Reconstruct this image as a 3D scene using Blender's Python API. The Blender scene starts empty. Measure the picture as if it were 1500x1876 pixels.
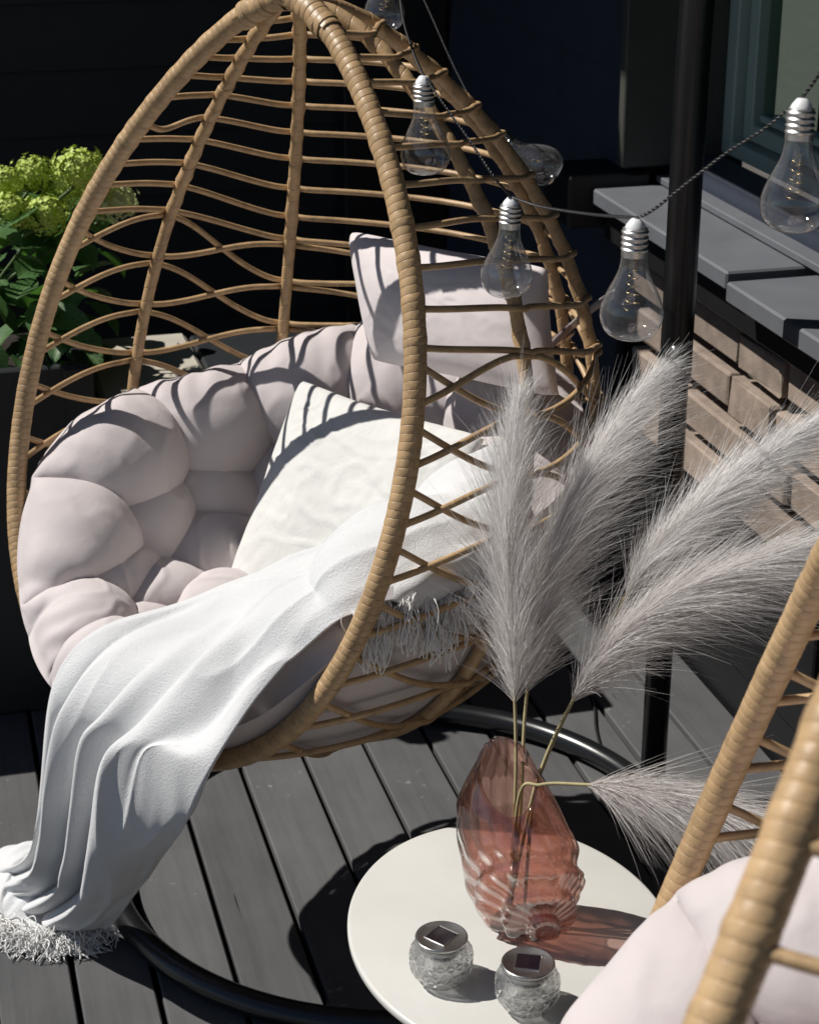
import bpy, math, random
import numpy as np
from mathutils import Vector, noise
from mathutils.bvhtree import BVHTree

# ------------------------------------------------------------------ camera, sky, sun, exposure
sc = bpy.context.scene
FPX, PITCH, CAMZ = 3483.0, math.radians(22.34), 1.84
cam_data = bpy.data.cameras.new('camera')
cam_data.sensor_fit = 'VERTICAL'
cam_data.sensor_height = 36.0
cam_data.sensor_width = 36.0
cam_data.lens = FPX / 1876.0 * 36.0
cam_data.clip_start = 0.05
cam_data.clip_end = 400.0
cam_data.dof.use_dof = True
cam_data.dof.focus_distance = 2.5
cam_data.dof.aperture_fstop = 11.0
cam = bpy.data.objects.new('camera', cam_data)
sc.collection.objects.link(cam)
cam.location = (0, 0, CAMZ)
cam.rotation_euler = (math.pi / 2 - PITCH, 0, 0)
sc.camera = cam

SUN_EL, SUN_AZ = math.radians(51.5), math.radians(170.0)      # azimuth of the direction towards the sun, from +X
to_sun = Vector((math.cos(SUN_AZ) * math.cos(SUN_EL), math.sin(SUN_AZ) * math.cos(SUN_EL), math.sin(SUN_EL)))
world = bpy.data.worlds.new('World')
sc.world = world
world.use_nodes = True
wn = world.node_tree
wn.nodes.clear()
sky = wn.nodes.new('ShaderNodeTexSky')
sky.sky_type = 'NISHITA'
sky.sun_disc = False
sky.altitude = 1500.0
sky.dust_density = 0.6
sky.sun_elevation = SUN_EL
sky.sun_rotation = math.pi / 2 - SUN_AZ
bg = wn.nodes.new('ShaderNodeBackground')
bg.inputs['Strength'].default_value = 0.05
wo = wn.nodes.new('ShaderNodeOutputWorld')
wn.links.new(sky.outputs[0], bg.inputs[0])
wn.links.new(bg.outputs[0], wo.inputs[0])
sun_data = bpy.data.lights.new('sun', 'SUN')
sun_data.energy = 5.0
sun_data.angle = math.radians(0.5)
sun_data.color = (1.0, 0.965, 0.91)
sun = bpy.data.objects.new('sun', sun_data)
sun.rotation_euler = to_sun.to_track_quat('Z', 'Y').to_euler()
sun.location = (-3, 3, 6)
sc.collection.objects.link(sun)
sc.view_settings.view_transform = 'Standard'
sc.view_settings.look = 'None'
sc.view_settings.gamma = 1.0
sc.view_settings.use_curve_mapping = False
sc.view_settings.exposure = 0.0
sc.cycles.max_bounces = 8
sc.cycles.transparent_max_bounces = 16
sc.cycles.transmission_bounces = 8
sc.cycles.glossy_bounces = 5
sc.cycles.use_denoising = True
sc.cycles.caustics_refractive = True
sc.cycles.caustics_reflective = False

rng = np.random.default_rng(7)
random.seed(7)

# ------------------------------------------------------------------ helpers
CP, SP = math.cos(PITCH), math.sin(PITCH)

def ray(x, y):
    """direction of the sight line through photo pixel x, y (depth 1 along the view axis)"""
    u = (x - 750.0) / FPX
    v = -(y - 938.0) / FPX
    return np.array([u, v * SP + CP, v * CP - SP])

def at_d(x, y, d):
    return np.array([0, 0, CAMZ]) + ray(x, y) * d

def at_z(x, y, z):
    r = ray(x, y)
    return np.array([0, 0, CAMZ]) + r * ((z - CAMZ) / r[2])

def at_plane(x, y, p0, n):
    r = ray(x, y)
    o = np.array([0, 0, CAMZ])
    return o + r * (np.dot(np.asarray(p0) - o, n) / np.dot(r, n))

def mesh(name, verts, faces, mat, smooth=True):
    me = bpy.data.meshes.new(name)
    me.from_pydata([tuple(v) for v in np.asarray(verts, float).tolist()], [], [tuple(f) for f in faces])
    if mat is not None:
        me.materials.append(mat)
    if smooth:
        me.polygons.foreach_set('use_smooth', [True] * len(me.polygons))
    me.update()
    return me

def link(name, data, parent=None, loc=None, rot=None, scale=None):
    o = bpy.data.objects.new(name, data)
    sc.collection.objects.link(o)
    if parent is not None:
        o.parent = parent
    if loc is not None:
        o.location = loc
    if rot is not None:
        o.rotation_euler = rot
    if scale is not None:
        o.scale = scale
    return o

def obj(name, verts, faces, mat, parent=None, smooth=True, loc=None, rot=None):
    return link(name, mesh(name, verts, faces, mat, smooth), parent, loc, rot)

def tag(o, label, cat, group=None):
    o['label'] = label
    o['category'] = cat
    if group:
        o['group'] = group
    return o

def thing(name, label, cat, loc=(0, 0, 0), rotz=0.0, group=None):
    o = link(name, None, None, loc, (0, 0, rotz))
    o.empty_display_size = 0.1
    return tag(o, label, cat, group)

def structure(o):
    o['kind'] = 'structure'
    return o

def copy_tree(o, parent=None):
    c = o.copy()
    sc.collection.objects.link(c)
    if parent is not None:
        c.parent = parent
    for ch in list(o.children):
        copy_tree(ch, c)
    return c

def catmull(P, n, closed=False):
    """resample control points through a Catmull-Rom spline to n points, evenly by arc length"""
    P = np.asarray(P, float)
    if len(P) == 2:
        return P[0] + (P[1] - P[0]) * np.linspace(0, 1, n)[:, None]
    Q = np.vstack([2 * P[0] - P[1], P, 2 * P[-1] - P[-2]])
    out = []
    m = 24
    for i in range(1, len(Q) - 2):
        t = np.linspace(0, 1, m, endpoint=False)[:, None]
        a, b, c, d = Q[i - 1], Q[i], Q[i + 1], Q[i + 2]
        out.append(0.5 * ((2 * b) + (-a + c) * t + (2 * a - 5 * b + 4 * c - d) * t ** 2 + (-a + 3 * b - 3 * c + d) * t ** 3))
    out.append(P[-1:])
    return resample(np.vstack(out), n)

def resample(C, n):
    s = np.concatenate([[0], np.cumsum(np.linalg.norm(np.diff(C, axis=0), axis=1))])
    t = np.linspace(0, s[-1], n)
    return np.stack([np.interp(t, s, C[:, k]) for k in range(C.shape[1])], -1)

def arclen(C):
    return np.linalg.norm(np.diff(C, axis=0), axis=1).sum()

def frames(C):
    T = np.gradient(C, axis=0)
    T /= np.linalg.norm(T, axis=1)[:, None] + 1e-12
    N = np.zeros_like(C)
    a = np.array([0, 0, 1.0]) if abs(T[0][2]) < 0.9 else np.array([1.0, 0, 0])
    n = np.cross(T[0], a)
    n /= np.linalg.norm(n)
    for i in range(len(C)):
        n = n - T[i] * np.dot(n, T[i])
        n /= np.linalg.norm(n) + 1e-12
        N[i] = n
    return T, N, np.cross(T, N)

def tube(C, r, sides=10, caps=True):
    C = np.asarray(C, float)
    n = len(C)
    r = np.broadcast_to(np.asarray(r, float), (n,))
    T, N, B = frames(C)
    a = np.linspace(0, 2 * np.pi, sides, endpoint=False)
    V = C[:, None] + r[:, None, None] * (np.cos(a)[None, :, None] * N[:, None] + np.sin(a)[None, :, None] * B[:, None])
    V = V.reshape(-1, 3)
    F = []
    for i in range(n - 1):
        for j in range(sides):
            k = (j + 1) % sides
            F.append((i * sides + j, i * sides + k, (i + 1) * sides + k, (i + 1) * sides + j))
    if caps:
        F.append(tuple(range(sides))[::-1])
        F.append(tuple((n - 1) * sides + j for j in range(sides)))
    return V, F

def wrapped_tube(C, R, pitch, sides=14, groove=0.10, jit=0.03, extra=None):
    """a core bound with a flat strip: helical turns, each with its own raised edge"""
    Ltot = arclen(C)
    turns = int(Ltot / pitch)
    S = np.array([0.0, 0.035, 0.075, 0.5, 0.925, 0.975])
    prof = np.array([1.0 - groove, 0.992, 1.0, 1.001, 1.0, 0.993])
    k = len(S)
    n = turns * k + 1
    s = np.concatenate([(i + S) for i in range(turns)] + [[turns]]) * pitch
    s = np.minimum(s, Ltot)
    cum = np.concatenate([[0], np.cumsum(np.linalg.norm(np.diff(C, axis=0), axis=1))])
    T, N, B = frames(C)
    rad = np.concatenate([np.tile(prof, turns), [1.0]])
    jj = 1 + rng.normal(0, jit, turns + 1)
    rad = rad * np.repeat(jj, k)[:n] * R
    if extra is not None:
        rad = rad * extra(s / Ltot)
    a = np.linspace(0, 2 * np.pi, sides, endpoint=False)
    V = np.zeros((n, sides, 3))
    for j, t in enumerate(a):
        ss = np.clip(s + pitch * (t / (2 * np.pi)), 0, Ltot)
        c = np.stack([np.interp(ss, cum, C[:, d]) for d in range(3)], -1)
        nn = np.stack([np.interp(ss, cum, N[:, d]) for d in range(3)], -1)
        bb = np.stack([np.interp(ss, cum, B[:, d]) for d in range(3)], -1)
        V[:, j] = c + rad[:, None] * (math.cos(t) * nn + math.sin(t) * bb)
    F = []
    for i in range(n - 1):
        for j in range(sides - 1):
            F.append((i * sides + j, i * sides + j + 1, (i + 1) * sides + j + 1, (i + 1) * sides + j))
        if i + k + 1 < n:
            F.append((i * sides + sides - 1, (i + k) * sides, (i + k + 1) * sides, (i + 1) * sides + sides - 1))
    return V.reshape(-1, 3), F

def lathe(profile, sides=32, cap=False):
    P = np.asarray(profile, float)
    a = np.linspace(0, 2 * np.pi, sides, endpoint=False)
    V = np.stack([P[:, None, 0] * np.cos(a), P[:, None, 0] * np.sin(a), np.broadcast_to(P[:, None, 1], (len(P), sides))], -1).reshape(-1, 3)
    F = []
    for i in range(len(P) - 1):
        for j in range(sides):
            k = (j + 1) % sides
            F.append((i * sides + j, i * sides + k, (i + 1) * sides + k, (i + 1) * sides + j))
    if cap:
        F.append(tuple(range(sides))[::-1])
        F.append(tuple((len(P) - 1) * sides + j for j in range(sides)))
    return V, F

def bevel_box(x0, x1, y0, y1, z0, z1, b=0.004):
    """box with chamfered edges (24 corners, 26 faces)"""
    X, Y, Z = (x0, x1), (y0, y1), (z0, z1)
    V, idx = [], {}
    for i in (0, 1):
        for j in (0, 1):
            for k in (0, 1):
                sx, sy, sz = (1, -1)[i], (1, -1)[j], (1, -1)[k]
                p = (X[i], Y[j], Z[k])
                for ax in range(3):
                    q = [p[0] + sx * b, p[1] + sy * b, p[2] + sz * b]
                    q[ax] = p[ax]
                    idx[i, j, k, ax] = len(V)
                    V.append(q)
    F = []
    for ax in range(3):
        o1, o2 = [a for a in range(3) if a != ax]
        for s in (0, 1):
            c = []
            for a_, b_ in ((0, 0), (1, 0), (1, 1), (0, 1)):
                key = [0, 0, 0]
                key[ax], key[o1], key[o2] = s, a_, b_
                c.append(idx[key[0], key[1], key[2], ax])
            F.append(c)
        for a_ in (0, 1):
            for b_ in (0, 1):
                k0, k1 = [0, 0, 0], [0, 0, 0]
                k0[o1], k0[o2], k1[o1], k1[o2] = a_, b_, a_, b_
                k0[ax], k1[ax] = 0, 1
                F.append([idx[(*k0, o1)], idx[(*k1, o1)], idx[(*k1, o2)], idx[(*k0, o2)]])
    for i in (0, 1):
        for j in (0, 1):
            for k in (0, 1):
                F.append([idx[i, j, k, 0], idx[i, j, k, 1], idx[i, j, k, 2]])
    V = np.array(V)
    c = V.mean(0)
    out = []
    for f in F:
        p = V[f]
        nrm = np.cross(p[1] - p[0], p[2] - p[0])
        out.append(tuple(f) if np.dot(nrm, p.mean(0) - c) > 0 else tuple(f[::-1]))
    return V, out

def box(name, x0, x1, y0, y1, z0, z1, mat, parent=None, b=0.004, smooth=False):
    V, F = bevel_box(x0, x1, y0, y1, z0, z1, b)
    return obj(name, V, F, mat, parent, smooth)

def merge(parts):
    V, F, o = [], [], 0
    for v, f in parts:
        V.append(np.asarray(v, float))
        F += [tuple(i + o for i in q) for q in f]
        o += len(v)
    return np.vstack(V), F

def grid_faces(n, m, flip=False):
    F = []
    for i in range(n - 1):
        for j in range(m - 1):
            q = (i * m + j, i * m + j + 1, (i + 1) * m + j + 1, (i + 1) * m + j)
            F.append(q[::-1] if flip else q)
    return F

def sstep(x, a, b):
    t = np.clip((x - a) / (b - a), 0, 1)
    return t * t * (3 - 2 * t)

def nz(P, s, seed=0.0):
    P = np.asarray(P, float).reshape(-1, 3) * s + seed
    return np.array([noise.noise(Vector(p)) for p in P])

def relax_cloth(X, rest, pin, steps, press, lift=None, periodic=False, comp=0.12, grav=0.0):
    """let a grid of cloth buckle: springs with excess length, pressure from behind, pinned points held"""
    X = X.copy()
    X0 = X.copy()
    n, m = X.shape[:2]
    nxt = lambda A, d0, d1: np.roll(np.roll(A, -d0, 0), -d1, 1)
    links = []
    for d0, d1, k in ((0, 1, 1.0), (1, 0, 1.0), (1, 1, 0.5), (1, -1, 0.5), (0, 2, 0.04), (2, 0, 0.04)):
        L = np.linalg.norm(nxt(X, d0, d1) - X, axis=2) * rest
        ok_ = np.ones((n, m), bool)
        if not periodic and d0:
            ok_[-d0:] = False
        if d1 > 0:
            ok_[:, -d1:] = False
        if d1 < 0:
            ok_[:, :-d1] = False
        links.append((d0, d1, k, L, ok_))
    w = np.where(pin, 0.0, 1.0)[..., None]
    Xp = X.copy()
    for s_ in range(steps):
        du = np.roll(X, -1, 0) - np.roll(X, 1, 0)
        if not periodic:
            du[0] = X[1] - X[0]
            du[-1] = X[-1] - X[-2]
        dv = np.gradient(X, axis=1)
        Nn = np.cross(du, dv)
        Nn /= np.linalg.norm(Nn, axis=2)[..., None] + 1e-12
        vel = (X - Xp) * 0.86
        Xp = X.copy()
        X = X + w * (vel + Nn * press - np.array([0, 0, grav]))
        for _ in range(3):
            acc = np.zeros_like(X)
            cnt = np.zeros((n, m, 1)) + 1e-9
            for d0, d1, k, L, ok_ in links:
                D = nxt(X, d0, d1) - X
                ln = np.linalg.norm(D, axis=2) + 1e-12
                e = (ln - L) / ln
                e = np.where(e < 0, e * comp, e) * k * ok_ * 0.5
                c = D * e[..., None]
                acc += c
                acc -= np.roll(np.roll(c, d0, 0), d1, 1)
                cnt += (ok_ * k)[..., None] * 1.0
                cnt += np.roll(np.roll(ok_ * k, d0, 0), d1, 1)[..., None]
            X = X + w * acc / np.maximum(cnt, 1) * 2.2
        if lift is not None:
            O_, N_, dmin = lift
            d_ = np.einsum('ijk,ijk->ij', X - O_, N_)
            X = X + N_ * np.maximum(dmin - d_, 0)[..., None]
        X = np.where(pin[..., None], X0, X)
    return X

# ------------------------------------------------------------------ materials
def new_mat(name):
    m = bpy.data.materials.new(name)
    m.use_nodes = True
    nt = m.node_tree
    b = nt.nodes['Principled BSDF']
    return m, nt, b

def N(nt, kind, **kw):
    n = nt.nodes.new(kind)
    for k, v in kw.items():
        if k in n.inputs.keys():
            n.inputs[k].default_value = v
        else:
            setattr(n, k, v)
    return n

def coords(nt, scale=(1, 1, 1), src='Object'):
    tc = nt.nodes.new('ShaderNodeTexCoord')
    mp = nt.nodes.new('ShaderNodeMapping')
    mp.inputs['Scale'].default_value = scale
    nt.links.new(tc.outputs[src], mp.inputs['Vector'])
    return mp.outputs['Vector']

def ramp(nt, fac, stops):
    r = nt.nodes.new('ShaderNodeValToRGB')
    e = r.color_ramp.elements
    while len(e) < len(stops):
        e.new(0.5)
    for el, (p, c) in zip(e, stops):
        el.position = p
        el.color = (*c, 1) if len(c) == 3 else c
    nt.links.new(fac, r.inputs['Fac'])
    return r.outputs['Color']

def add_bump(nt, b, height, strength=0.3, dist=0.002, prev=None):
    bp = nt.nodes.new('ShaderNodeBump')
    bp.inputs['Strength'].default_value = strength
    bp.inputs['Distance'].default_value = dist
    nt.links.new(height, bp.inputs['Height'])
    if prev is not None:
        nt.links.new(prev, bp.inputs['Normal'])
    nt.links.new(bp.outputs['Normal'], b.inputs['Normal'])
    return bp.outputs['Normal']

def simple(name, col, rough=0.5, metal=0.0, var=0.12, vscale=12.0, bump=0.0, bscale=200.0, spec=0.5):
    m, nt, b = new_mat(name)
    v = coords(nt)
    n = N(nt, 'ShaderNodeTexNoise', Scale=vscale, Detail=5.0)
    nt.links.new(v, n.inputs['Vector'])
    lo = tuple(c * (1 - var) for c in col)
    hi = tuple(min(1, c * (1 + var)) for c in col)
    nt.links.new(ramp(nt, n.outputs['Fac'], [(0.3, lo), (0.7, hi)]), b.inputs['Base Color'])
    b.inputs['Roughness'].default_value = rough
    b.inputs['Metallic'].default_value = metal
    b.inputs['Specular IOR Level'].default_value = spec
    if bump:
        n2 = N(nt, 'ShaderNodeTexNoise', Scale=bscale, Detail=3.0)
        nt.links.new(v, n2.inputs['Vector'])
        add_bump(nt, b, n2.outputs['Fac'], bump, 0.002)
    return m

def fabric(name, col, weave=1400.0, wr=0.25, rough=0.9, sheen=0.15, fuzz=0.0, fuzz_scale=350.0, var=0.05):
    m, nt, b = new_mat(name)
    v = coords(nt)
    n = N(nt, 'ShaderNodeTexNoise', Scale=6.0, Detail=6.0)
    nt.links.new(v, n.inputs['Vector'])
    nt.links.new(ramp(nt, n.outputs['Fac'], [(0.3, tuple(c * (1 - var) for c in col)), (0.7, tuple(min(1, c * (1 + var)) for c in col))]), b.inputs['Base Color'])
    b.inputs['Roughness'].default_value = rough
    b.inputs['Specular IOR Level'].default_value = 0.2
    b.inputs['Sheen Weight'].default_value = sheen
    b.inputs['Sheen Roughness'].default_value = 0.4
    n1 = N(nt, 'ShaderNodeTexNoise', Scale=28.0, Detail=4.0, Distortion=0.6)
    nt.links.new(v, n1.inputs['Vector'])
    nrm = add_bump(nt, b, n1.outputs['Fac'], wr, 0.006)
    if fuzz:
        n2 = N(nt, 'ShaderNodeTexNoise', Scale=fuzz_scale, Detail=5.0, Roughness=0.75)
        nt.links.new(v, n2.inputs['Vector'])
        add_bump(nt, b, n2.outputs['Fac'], fuzz, 0.0030, nrm)
    else:
        n2 = N(nt, 'ShaderNodeTexNoise', Scale=weave, Detail=1.0)
        nt.links.new(v, n2.inputs['Vector'])
        add_bump(nt, b, n2.outputs['Fac'], 0.15, 0.0006, nrm)
    return m

def glass(name, tint, refr=0.5, rough=0.0, ior=1.45, gloss=1.0, haze=0.0):
    """clear or tinted glass: part refracting, part thin-walled so that light passes straight through it"""
    m = bpy.data.materials.new(name)
    m.use_nodes = True
    nt = m.node_tree
    nt.nodes.clear()
    out = N(nt, 'ShaderNodeOutputMaterial')
    tr = N(nt, 'ShaderNodeBsdfTransparent')
    tr.inputs['Color'].default_value = (*tint, 1)
    gl = N(nt, 'ShaderNodeBsdfGlossy')
    gl.inputs['Roughness'].default_value = max(rough, 0.02)
    lw = N(nt, 'ShaderNodeLayerWeight')            # Schlick reflectance of a thin pane, the same from both sides
    lw.inputs['Blend'].default_value = 0.5
    pw = N(nt, 'ShaderNodeMath', operation='POWER')
    pw.inputs[1].default_value = 4.0
    nt.links.new(lw.outputs['Facing'], pw.inputs[0])
    mu = N(nt, 'ShaderNodeMath', operation='MULTIPLY_ADD')
    mu.inputs[1].default_value = 0.75 * gloss
    mu.inputs[2].default_value = 0.05 * gloss
    nt.links.new(pw.outputs[0], mu.inputs[0])
    if haze > 0:
        df = N(nt, 'ShaderNodeBsdfDiffuse')
        df.inputs['Color'].default_value = (0.8, 0.8, 0.82, 1)
        dm = N(nt, 'ShaderNodeMixShader')
        p3 = N(nt, 'ShaderNodeMath', operation='POWER')      # dust film, plus haze painted edge-on in place of refracted light
        p3.inputs[1].default_value = 3.0
        nt.links.new(lw.outputs['Facing'], p3.inputs[0])
        hm_ = N(nt, 'ShaderNodeMath', operation='MULTIPLY_ADD')
        hm_.inputs[1].default_value = haze * 14
        hm_.inputs[2].default_value = haze
        nt.links.new(p3.outputs[0], hm_.inputs[0])
        nt.links.new(hm_.outputs[0], dm.inputs[0])
        nt.links.new(tr.outputs[0], dm.inputs[1])
        nt.links.new(df.outputs[0], dm.inputs[2])
        tr = dm
    mx = N(nt, 'ShaderNodeMixShader')
    nt.links.new(mu.outputs[0], mx.inputs[0])
    nt.links.new(tr.outputs[0], mx.inputs[1])
    nt.links.new(gl.outputs[0], mx.inputs[2])
    if refr > 0:
        g = N(nt, 'ShaderNodeBsdfGlass')
        g.inputs['Color'].default_value = (*tint, 1)
        g.inputs['IOR'].default_value = ior
        g.inputs['Roughness'].default_value = rough
        m2 = N(nt, 'ShaderNodeMixShader')
        m2.inputs[0].default_value = refr
        nt.links.new(mx.outputs[0], m2.inputs[1])
        nt.links.new(g.outputs[0], m2.inputs[2])
        nt.links.new(m2.outputs[0], out.inputs[0])
    else:
        nt.links.new(mx.outputs[0], out.inputs[0])
    return m

def rattan_mat(name, col):
    m, nt, b = new_mat(name)
    v = coords(nt)
    n = N(nt, 'ShaderNodeTexNoise', Scale=45.0, Detail=5.0, Roughness=0.65)
    nt.links.new(v, n.inputs['Vector'])
    c1 = ramp(nt, n.outputs['Fac'], [(0.25, tuple(c * 0.62 for c in col)), (0.5, col), (0.75, tuple(min(1, c * 1.22) for c in col))])
    n3 = N(nt, 'ShaderNodeTexNoise', Scale=5.0, Detail=2.0)
    nt.links.new(v, n3.inputs['Vector'])
    mixn = N(nt, 'ShaderNodeMix', data_type='RGBA', blend_type='MULTIPLY')
    mixn.inputs['Factor'].default_value = 1.0
    nt.links.new(c1, mixn.inputs['A'])
    nt.links.new(ramp(nt, n3.outputs['Fac'], [(0.3, (0.82, 0.80, 0.78)), (0.7, (1, 1, 1))]), mixn.inputs['B'])
    nt.links.new(mixn.outputs['Result'], b.inputs['Base Color'])
    b.inputs['Roughness'].default_value = 0.42
    b.inputs['Specular IOR Level'].default_value = 0.45
    n2 = N(nt, 'ShaderNodeTexNoise', Scale=260.0, Detail=3.0)
    nt.links.new(v, n2.inputs['Vector'])
    add_bump(nt, b, n2.outputs['Fac'], 0.25, 0.0015)
    return m

def deck_mat():
    m, nt, b = new_mat('painted_deck_wood')
    oi = nt.nodes.new('ShaderNodeObjectInfo')
    tc = nt.nodes.new('ShaderNodeTexCoord')
    va = N(nt, 'ShaderNodeVectorMath', operation='ADD')
    sc_ = N(nt, 'ShaderNodeVectorMath', operation='SCALE')
    cmb = nt.nodes.new('ShaderNodeCombineXYZ')
    for k in range(3):
        nt.links.new(oi.outputs['Random'], cmb.inputs[k])
    nt.links.new(cmb.outputs[0], sc_.inputs[0])
    sc_.inputs['Scale'].default_value = 37.0
    nt.links.new(tc.outputs['Object'], va.inputs[0])
    nt.links.new(sc_.outputs[0], va.inputs[1])
    mp = nt.nodes.new('ShaderNodeMapping')
    mp.inputs['Scale'].default_value = (60, 3.0, 60)
    nt.links.new(va.outputs[0], mp.inputs['Vector'])
    gr = N(nt, 'ShaderNodeTexNoise', Scale=1.0, Detail=7.0, Roughness=0.6, Distortion=0.4)
    nt.links.new(mp.outputs['Vector'], gr.inputs['Vector'])
    big = N(nt, 'ShaderNodeTexNoise', Scale=5.0, Detail=4.0)
    nt.links.new(va.outputs[0], big.inputs['Vector'])
    base = ramp(nt, big.outputs['Fac'], [(0.3, (0.082, 0.082, 0.084)), (0.7, (0.115, 0.114, 0.114))])
    grc = ramp(nt, gr.outputs['Fac'], [(0.30, (0.78, 0.78, 0.78)), (0.55, (1, 1, 1)), (0.8, (1.0, 1.0, 1.0))])
    mx = N(nt, 'ShaderNodeMix', data_type='RGBA', blend_type='MULTIPLY')
    mx.inputs['Factor'].default_value = 0.8
    nt.links.new(base, mx.inputs['A'])
    nt.links.new(grc, mx.inputs['B'])
    # dark cracks stretched along the grain
    mp2 = nt.nodes.new('ShaderNodeMapping')
    mp2.inputs['Scale'].default_value = (95, 4.5, 95)
    nt.links.new(va.outputs[0], mp2.inputs['Vector'])
    ck = N(nt, 'ShaderNodeTexNoise', Scale=1.0, Detail=2.0)
    nt.links.new(mp2.outputs['Vector'], ck.inputs['Vector'])
    ckm = ramp(nt, ck.outputs['Fac'], [(0.225, (1, 1, 1)), (0.25, (0, 0, 0))])
    # chips and scuffs, small and pale
    ch = N(nt, 'ShaderNodeTexNoise', Scale=70.0, Detail=3.0)
    nt.links.new(va.outputs[0], ch.inputs['Vector'])
    chm0 = ramp(nt, ch.outputs['Fac'], [(0.66, (0, 0, 0)), (0.72, (0.8, 0.8, 0.8))])
    pt = N(nt, 'ShaderNodeTexNoise', Scale=3.5, Detail=2.0)
    nt.links.new(va.outputs[0], pt.inputs['Vector'])
    ptm = ramp(nt, pt.outputs['Fac'], [(0.54, (0, 0, 0)), (0.66, (1, 1, 1))])
    cmx = N(nt, 'ShaderNodeMix', data_type='RGBA', blend_type='MULTIPLY')
    cmx.inputs['Factor'].default_value = 1.0
    nt.links.new(chm0, cmx.inputs['A'])
    nt.links.new(ptm, cmx.inputs['B'])
    chm = cmx.outputs['Result']
    m1 = N(nt, 'ShaderNodeMix', data_type='RGBA')
    nt.links.new(ckm, m1.inputs['Factor'])
    nt.links.new(mx.outputs['Result'], m1.inputs['A'])
    m1.inputs['B'].default_value = (0.018, 0.017, 0.016, 1)
    m2 = N(nt, 'ShaderNodeMix', data_type='RGBA')
    nt.links.new(chm, m2.inputs['Factor'])
    nt.links.new(m1.outputs['Result'], m2.inputs['A'])
    m2.inputs['B'].default_value = (0.26, 0.25, 0.24, 1)
    nt.links.new(m2.outputs['Result'], b.inputs['Base Color'])
    b.inputs['Roughness'].default_value = 0.62
    b.inputs['Specular IOR Level'].default_value = 0.35
    nrm = add_bump(nt, b, gr.outputs['Fac'], 0.25, 0.002)
    add_bump(nt, b, ckm, -0.5, 0.002, nrm)
    return m

M = {}
M['deck'] = deck_mat()
M['void'] = simple('dark_soil', (0.012, 0.011, 0.010), 0.95)
M['ground'] = simple('gravel_ground', (0.10, 0.09, 0.08), 0.95, bump=0.6, bscale=60)
M['siding'] = simple('charcoal_siding_paint', (0.024, 0.0245, 0.025), 0.6, bump=0.15, bscale=90)
M['siding_blue'] = simple('blue_black_siding_paint', (0.040, 0.048, 0.070), 0.55, bump=0.12, bscale=90)
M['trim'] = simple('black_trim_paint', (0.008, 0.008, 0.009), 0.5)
M['reveal'] = simple('dark_olive_panel_paint', (0.062, 0.062, 0.054), 0.6)
M['sill'] = simple('grey_painted_slab', (0.13, 0.136, 0.15), 0.55, var=0.10, vscale=9, bump=0.12, bscale=120)
M['frame_green'] = simple('pale_green_window_frame', (0.36, 0.46, 0.41), 0.4, var=0.04)
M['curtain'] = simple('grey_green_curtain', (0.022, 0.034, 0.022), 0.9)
M['stone'] = simple('tan_split_stone', (0.30, 0.235, 0.19), 0.9, var=0.22, vscale=25, bump=0.5, bscale=130)
M['pale_stone'] = simple('pale_beige_stone', (0.46, 0.42, 0.35), 0.9, var=0.12, bump=0.4)
M['planter'] = simple('anthracite_planter', (0.016, 0.018, 0.021), 0.5, bump=0.1)
def add_variation(m, lo=0.7, hi=1.2):
    """each piece of one material gets its own tone"""
    nt = m.node_tree
    b = nt.nodes['Principled BSDF']
    src = b.inputs['Base Color'].links[0].from_socket
    oi = nt.nodes.new('ShaderNodeObjectInfo')
    mr = N(nt, 'ShaderNodeMapRange')
    mr.inputs['To Min'].default_value = lo
    mr.inputs['To Max'].default_value = hi
    nt.links.new(oi.outputs['Random'], mr.inputs['Value'])
    vm = N(nt, 'ShaderNodeVectorMath', operation='SCALE')
    nt.links.new(src, vm.inputs[0])
    nt.links.new(mr.outputs[0], vm.inputs['Scale'])
    nt.links.new(vm.outputs[0], b.inputs['Base Color'])
add_variation(M['stone'], 0.68, 1.18)
add_variation(M['deck'], 0.90, 1.12)
M['soil'] = simple('potting_soil', (0.02, 0.014, 0.01), 1.0, bump=0.8, bscale=80)
M['rattan'] = rattan_mat('rattan_cane', (0.51, 0.345, 0.185))
M['black_metal'] = simple('black_powder_coated_steel', (0.010, 0.0105, 0.012), 0.26, var=0.2, bump=0.04, bscale=600, spec=0.6)
M['steel'] = simple('stainless_steel', (0.62, 0.61, 0.60), 0.28, metal=1.0, var=0.08, vscale=300)
M['nickel'] = simple('nickel_screw_cap', (0.72, 0.70, 0.67), 0.38, metal=1.0, var=0.1)
M['brass'] = simple('gilt_wire', (0.75, 0.58, 0.30), 0.3, metal=1.0)
M['white_plastic'] = simple('white_plastic', (0.78, 0.79, 0.80), 0.4, var=0.02)
M['cable'] = simple('smoky_grey_cable', (0.022, 0.022, 0.024), 0.4)
M['cushion'] = fabric('pink_grey_cushion_cloth', (0.58, 0.525, 0.52), wr=0.22)
M['pillow'] = fabric('pale_pink_pillow_cloth', (0.66, 0.60, 0.595), wr=0.12)
M['linen'] = fabric('white_linen', (0.63, 0.625, 0.60), wr=0.45, weave=900)
M['fleece'] = fabric('white_fleece', (0.80, 0.805, 0.81), wr=0.15, fuzz=0.9, fuzz_scale=380, sheen=0.30)
M['yarn'] = simple('white_yarn', (0.80, 0.79, 0.77), 0.95, var=0.05)
M['table'] = simple('white_lacquered_table', (0.60, 0.59, 0.555), 0.30, var=0.05, vscale=7, bump=0.03)
M['panel'] = simple('solar_cell', (0.012, 0.008, 0.012), 0.08, spec=0.8)
M['rose_glass'] = glass('rose_glass', (0.945, 0.755, 0.70), refr=0.18, gloss=3.0)
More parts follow.
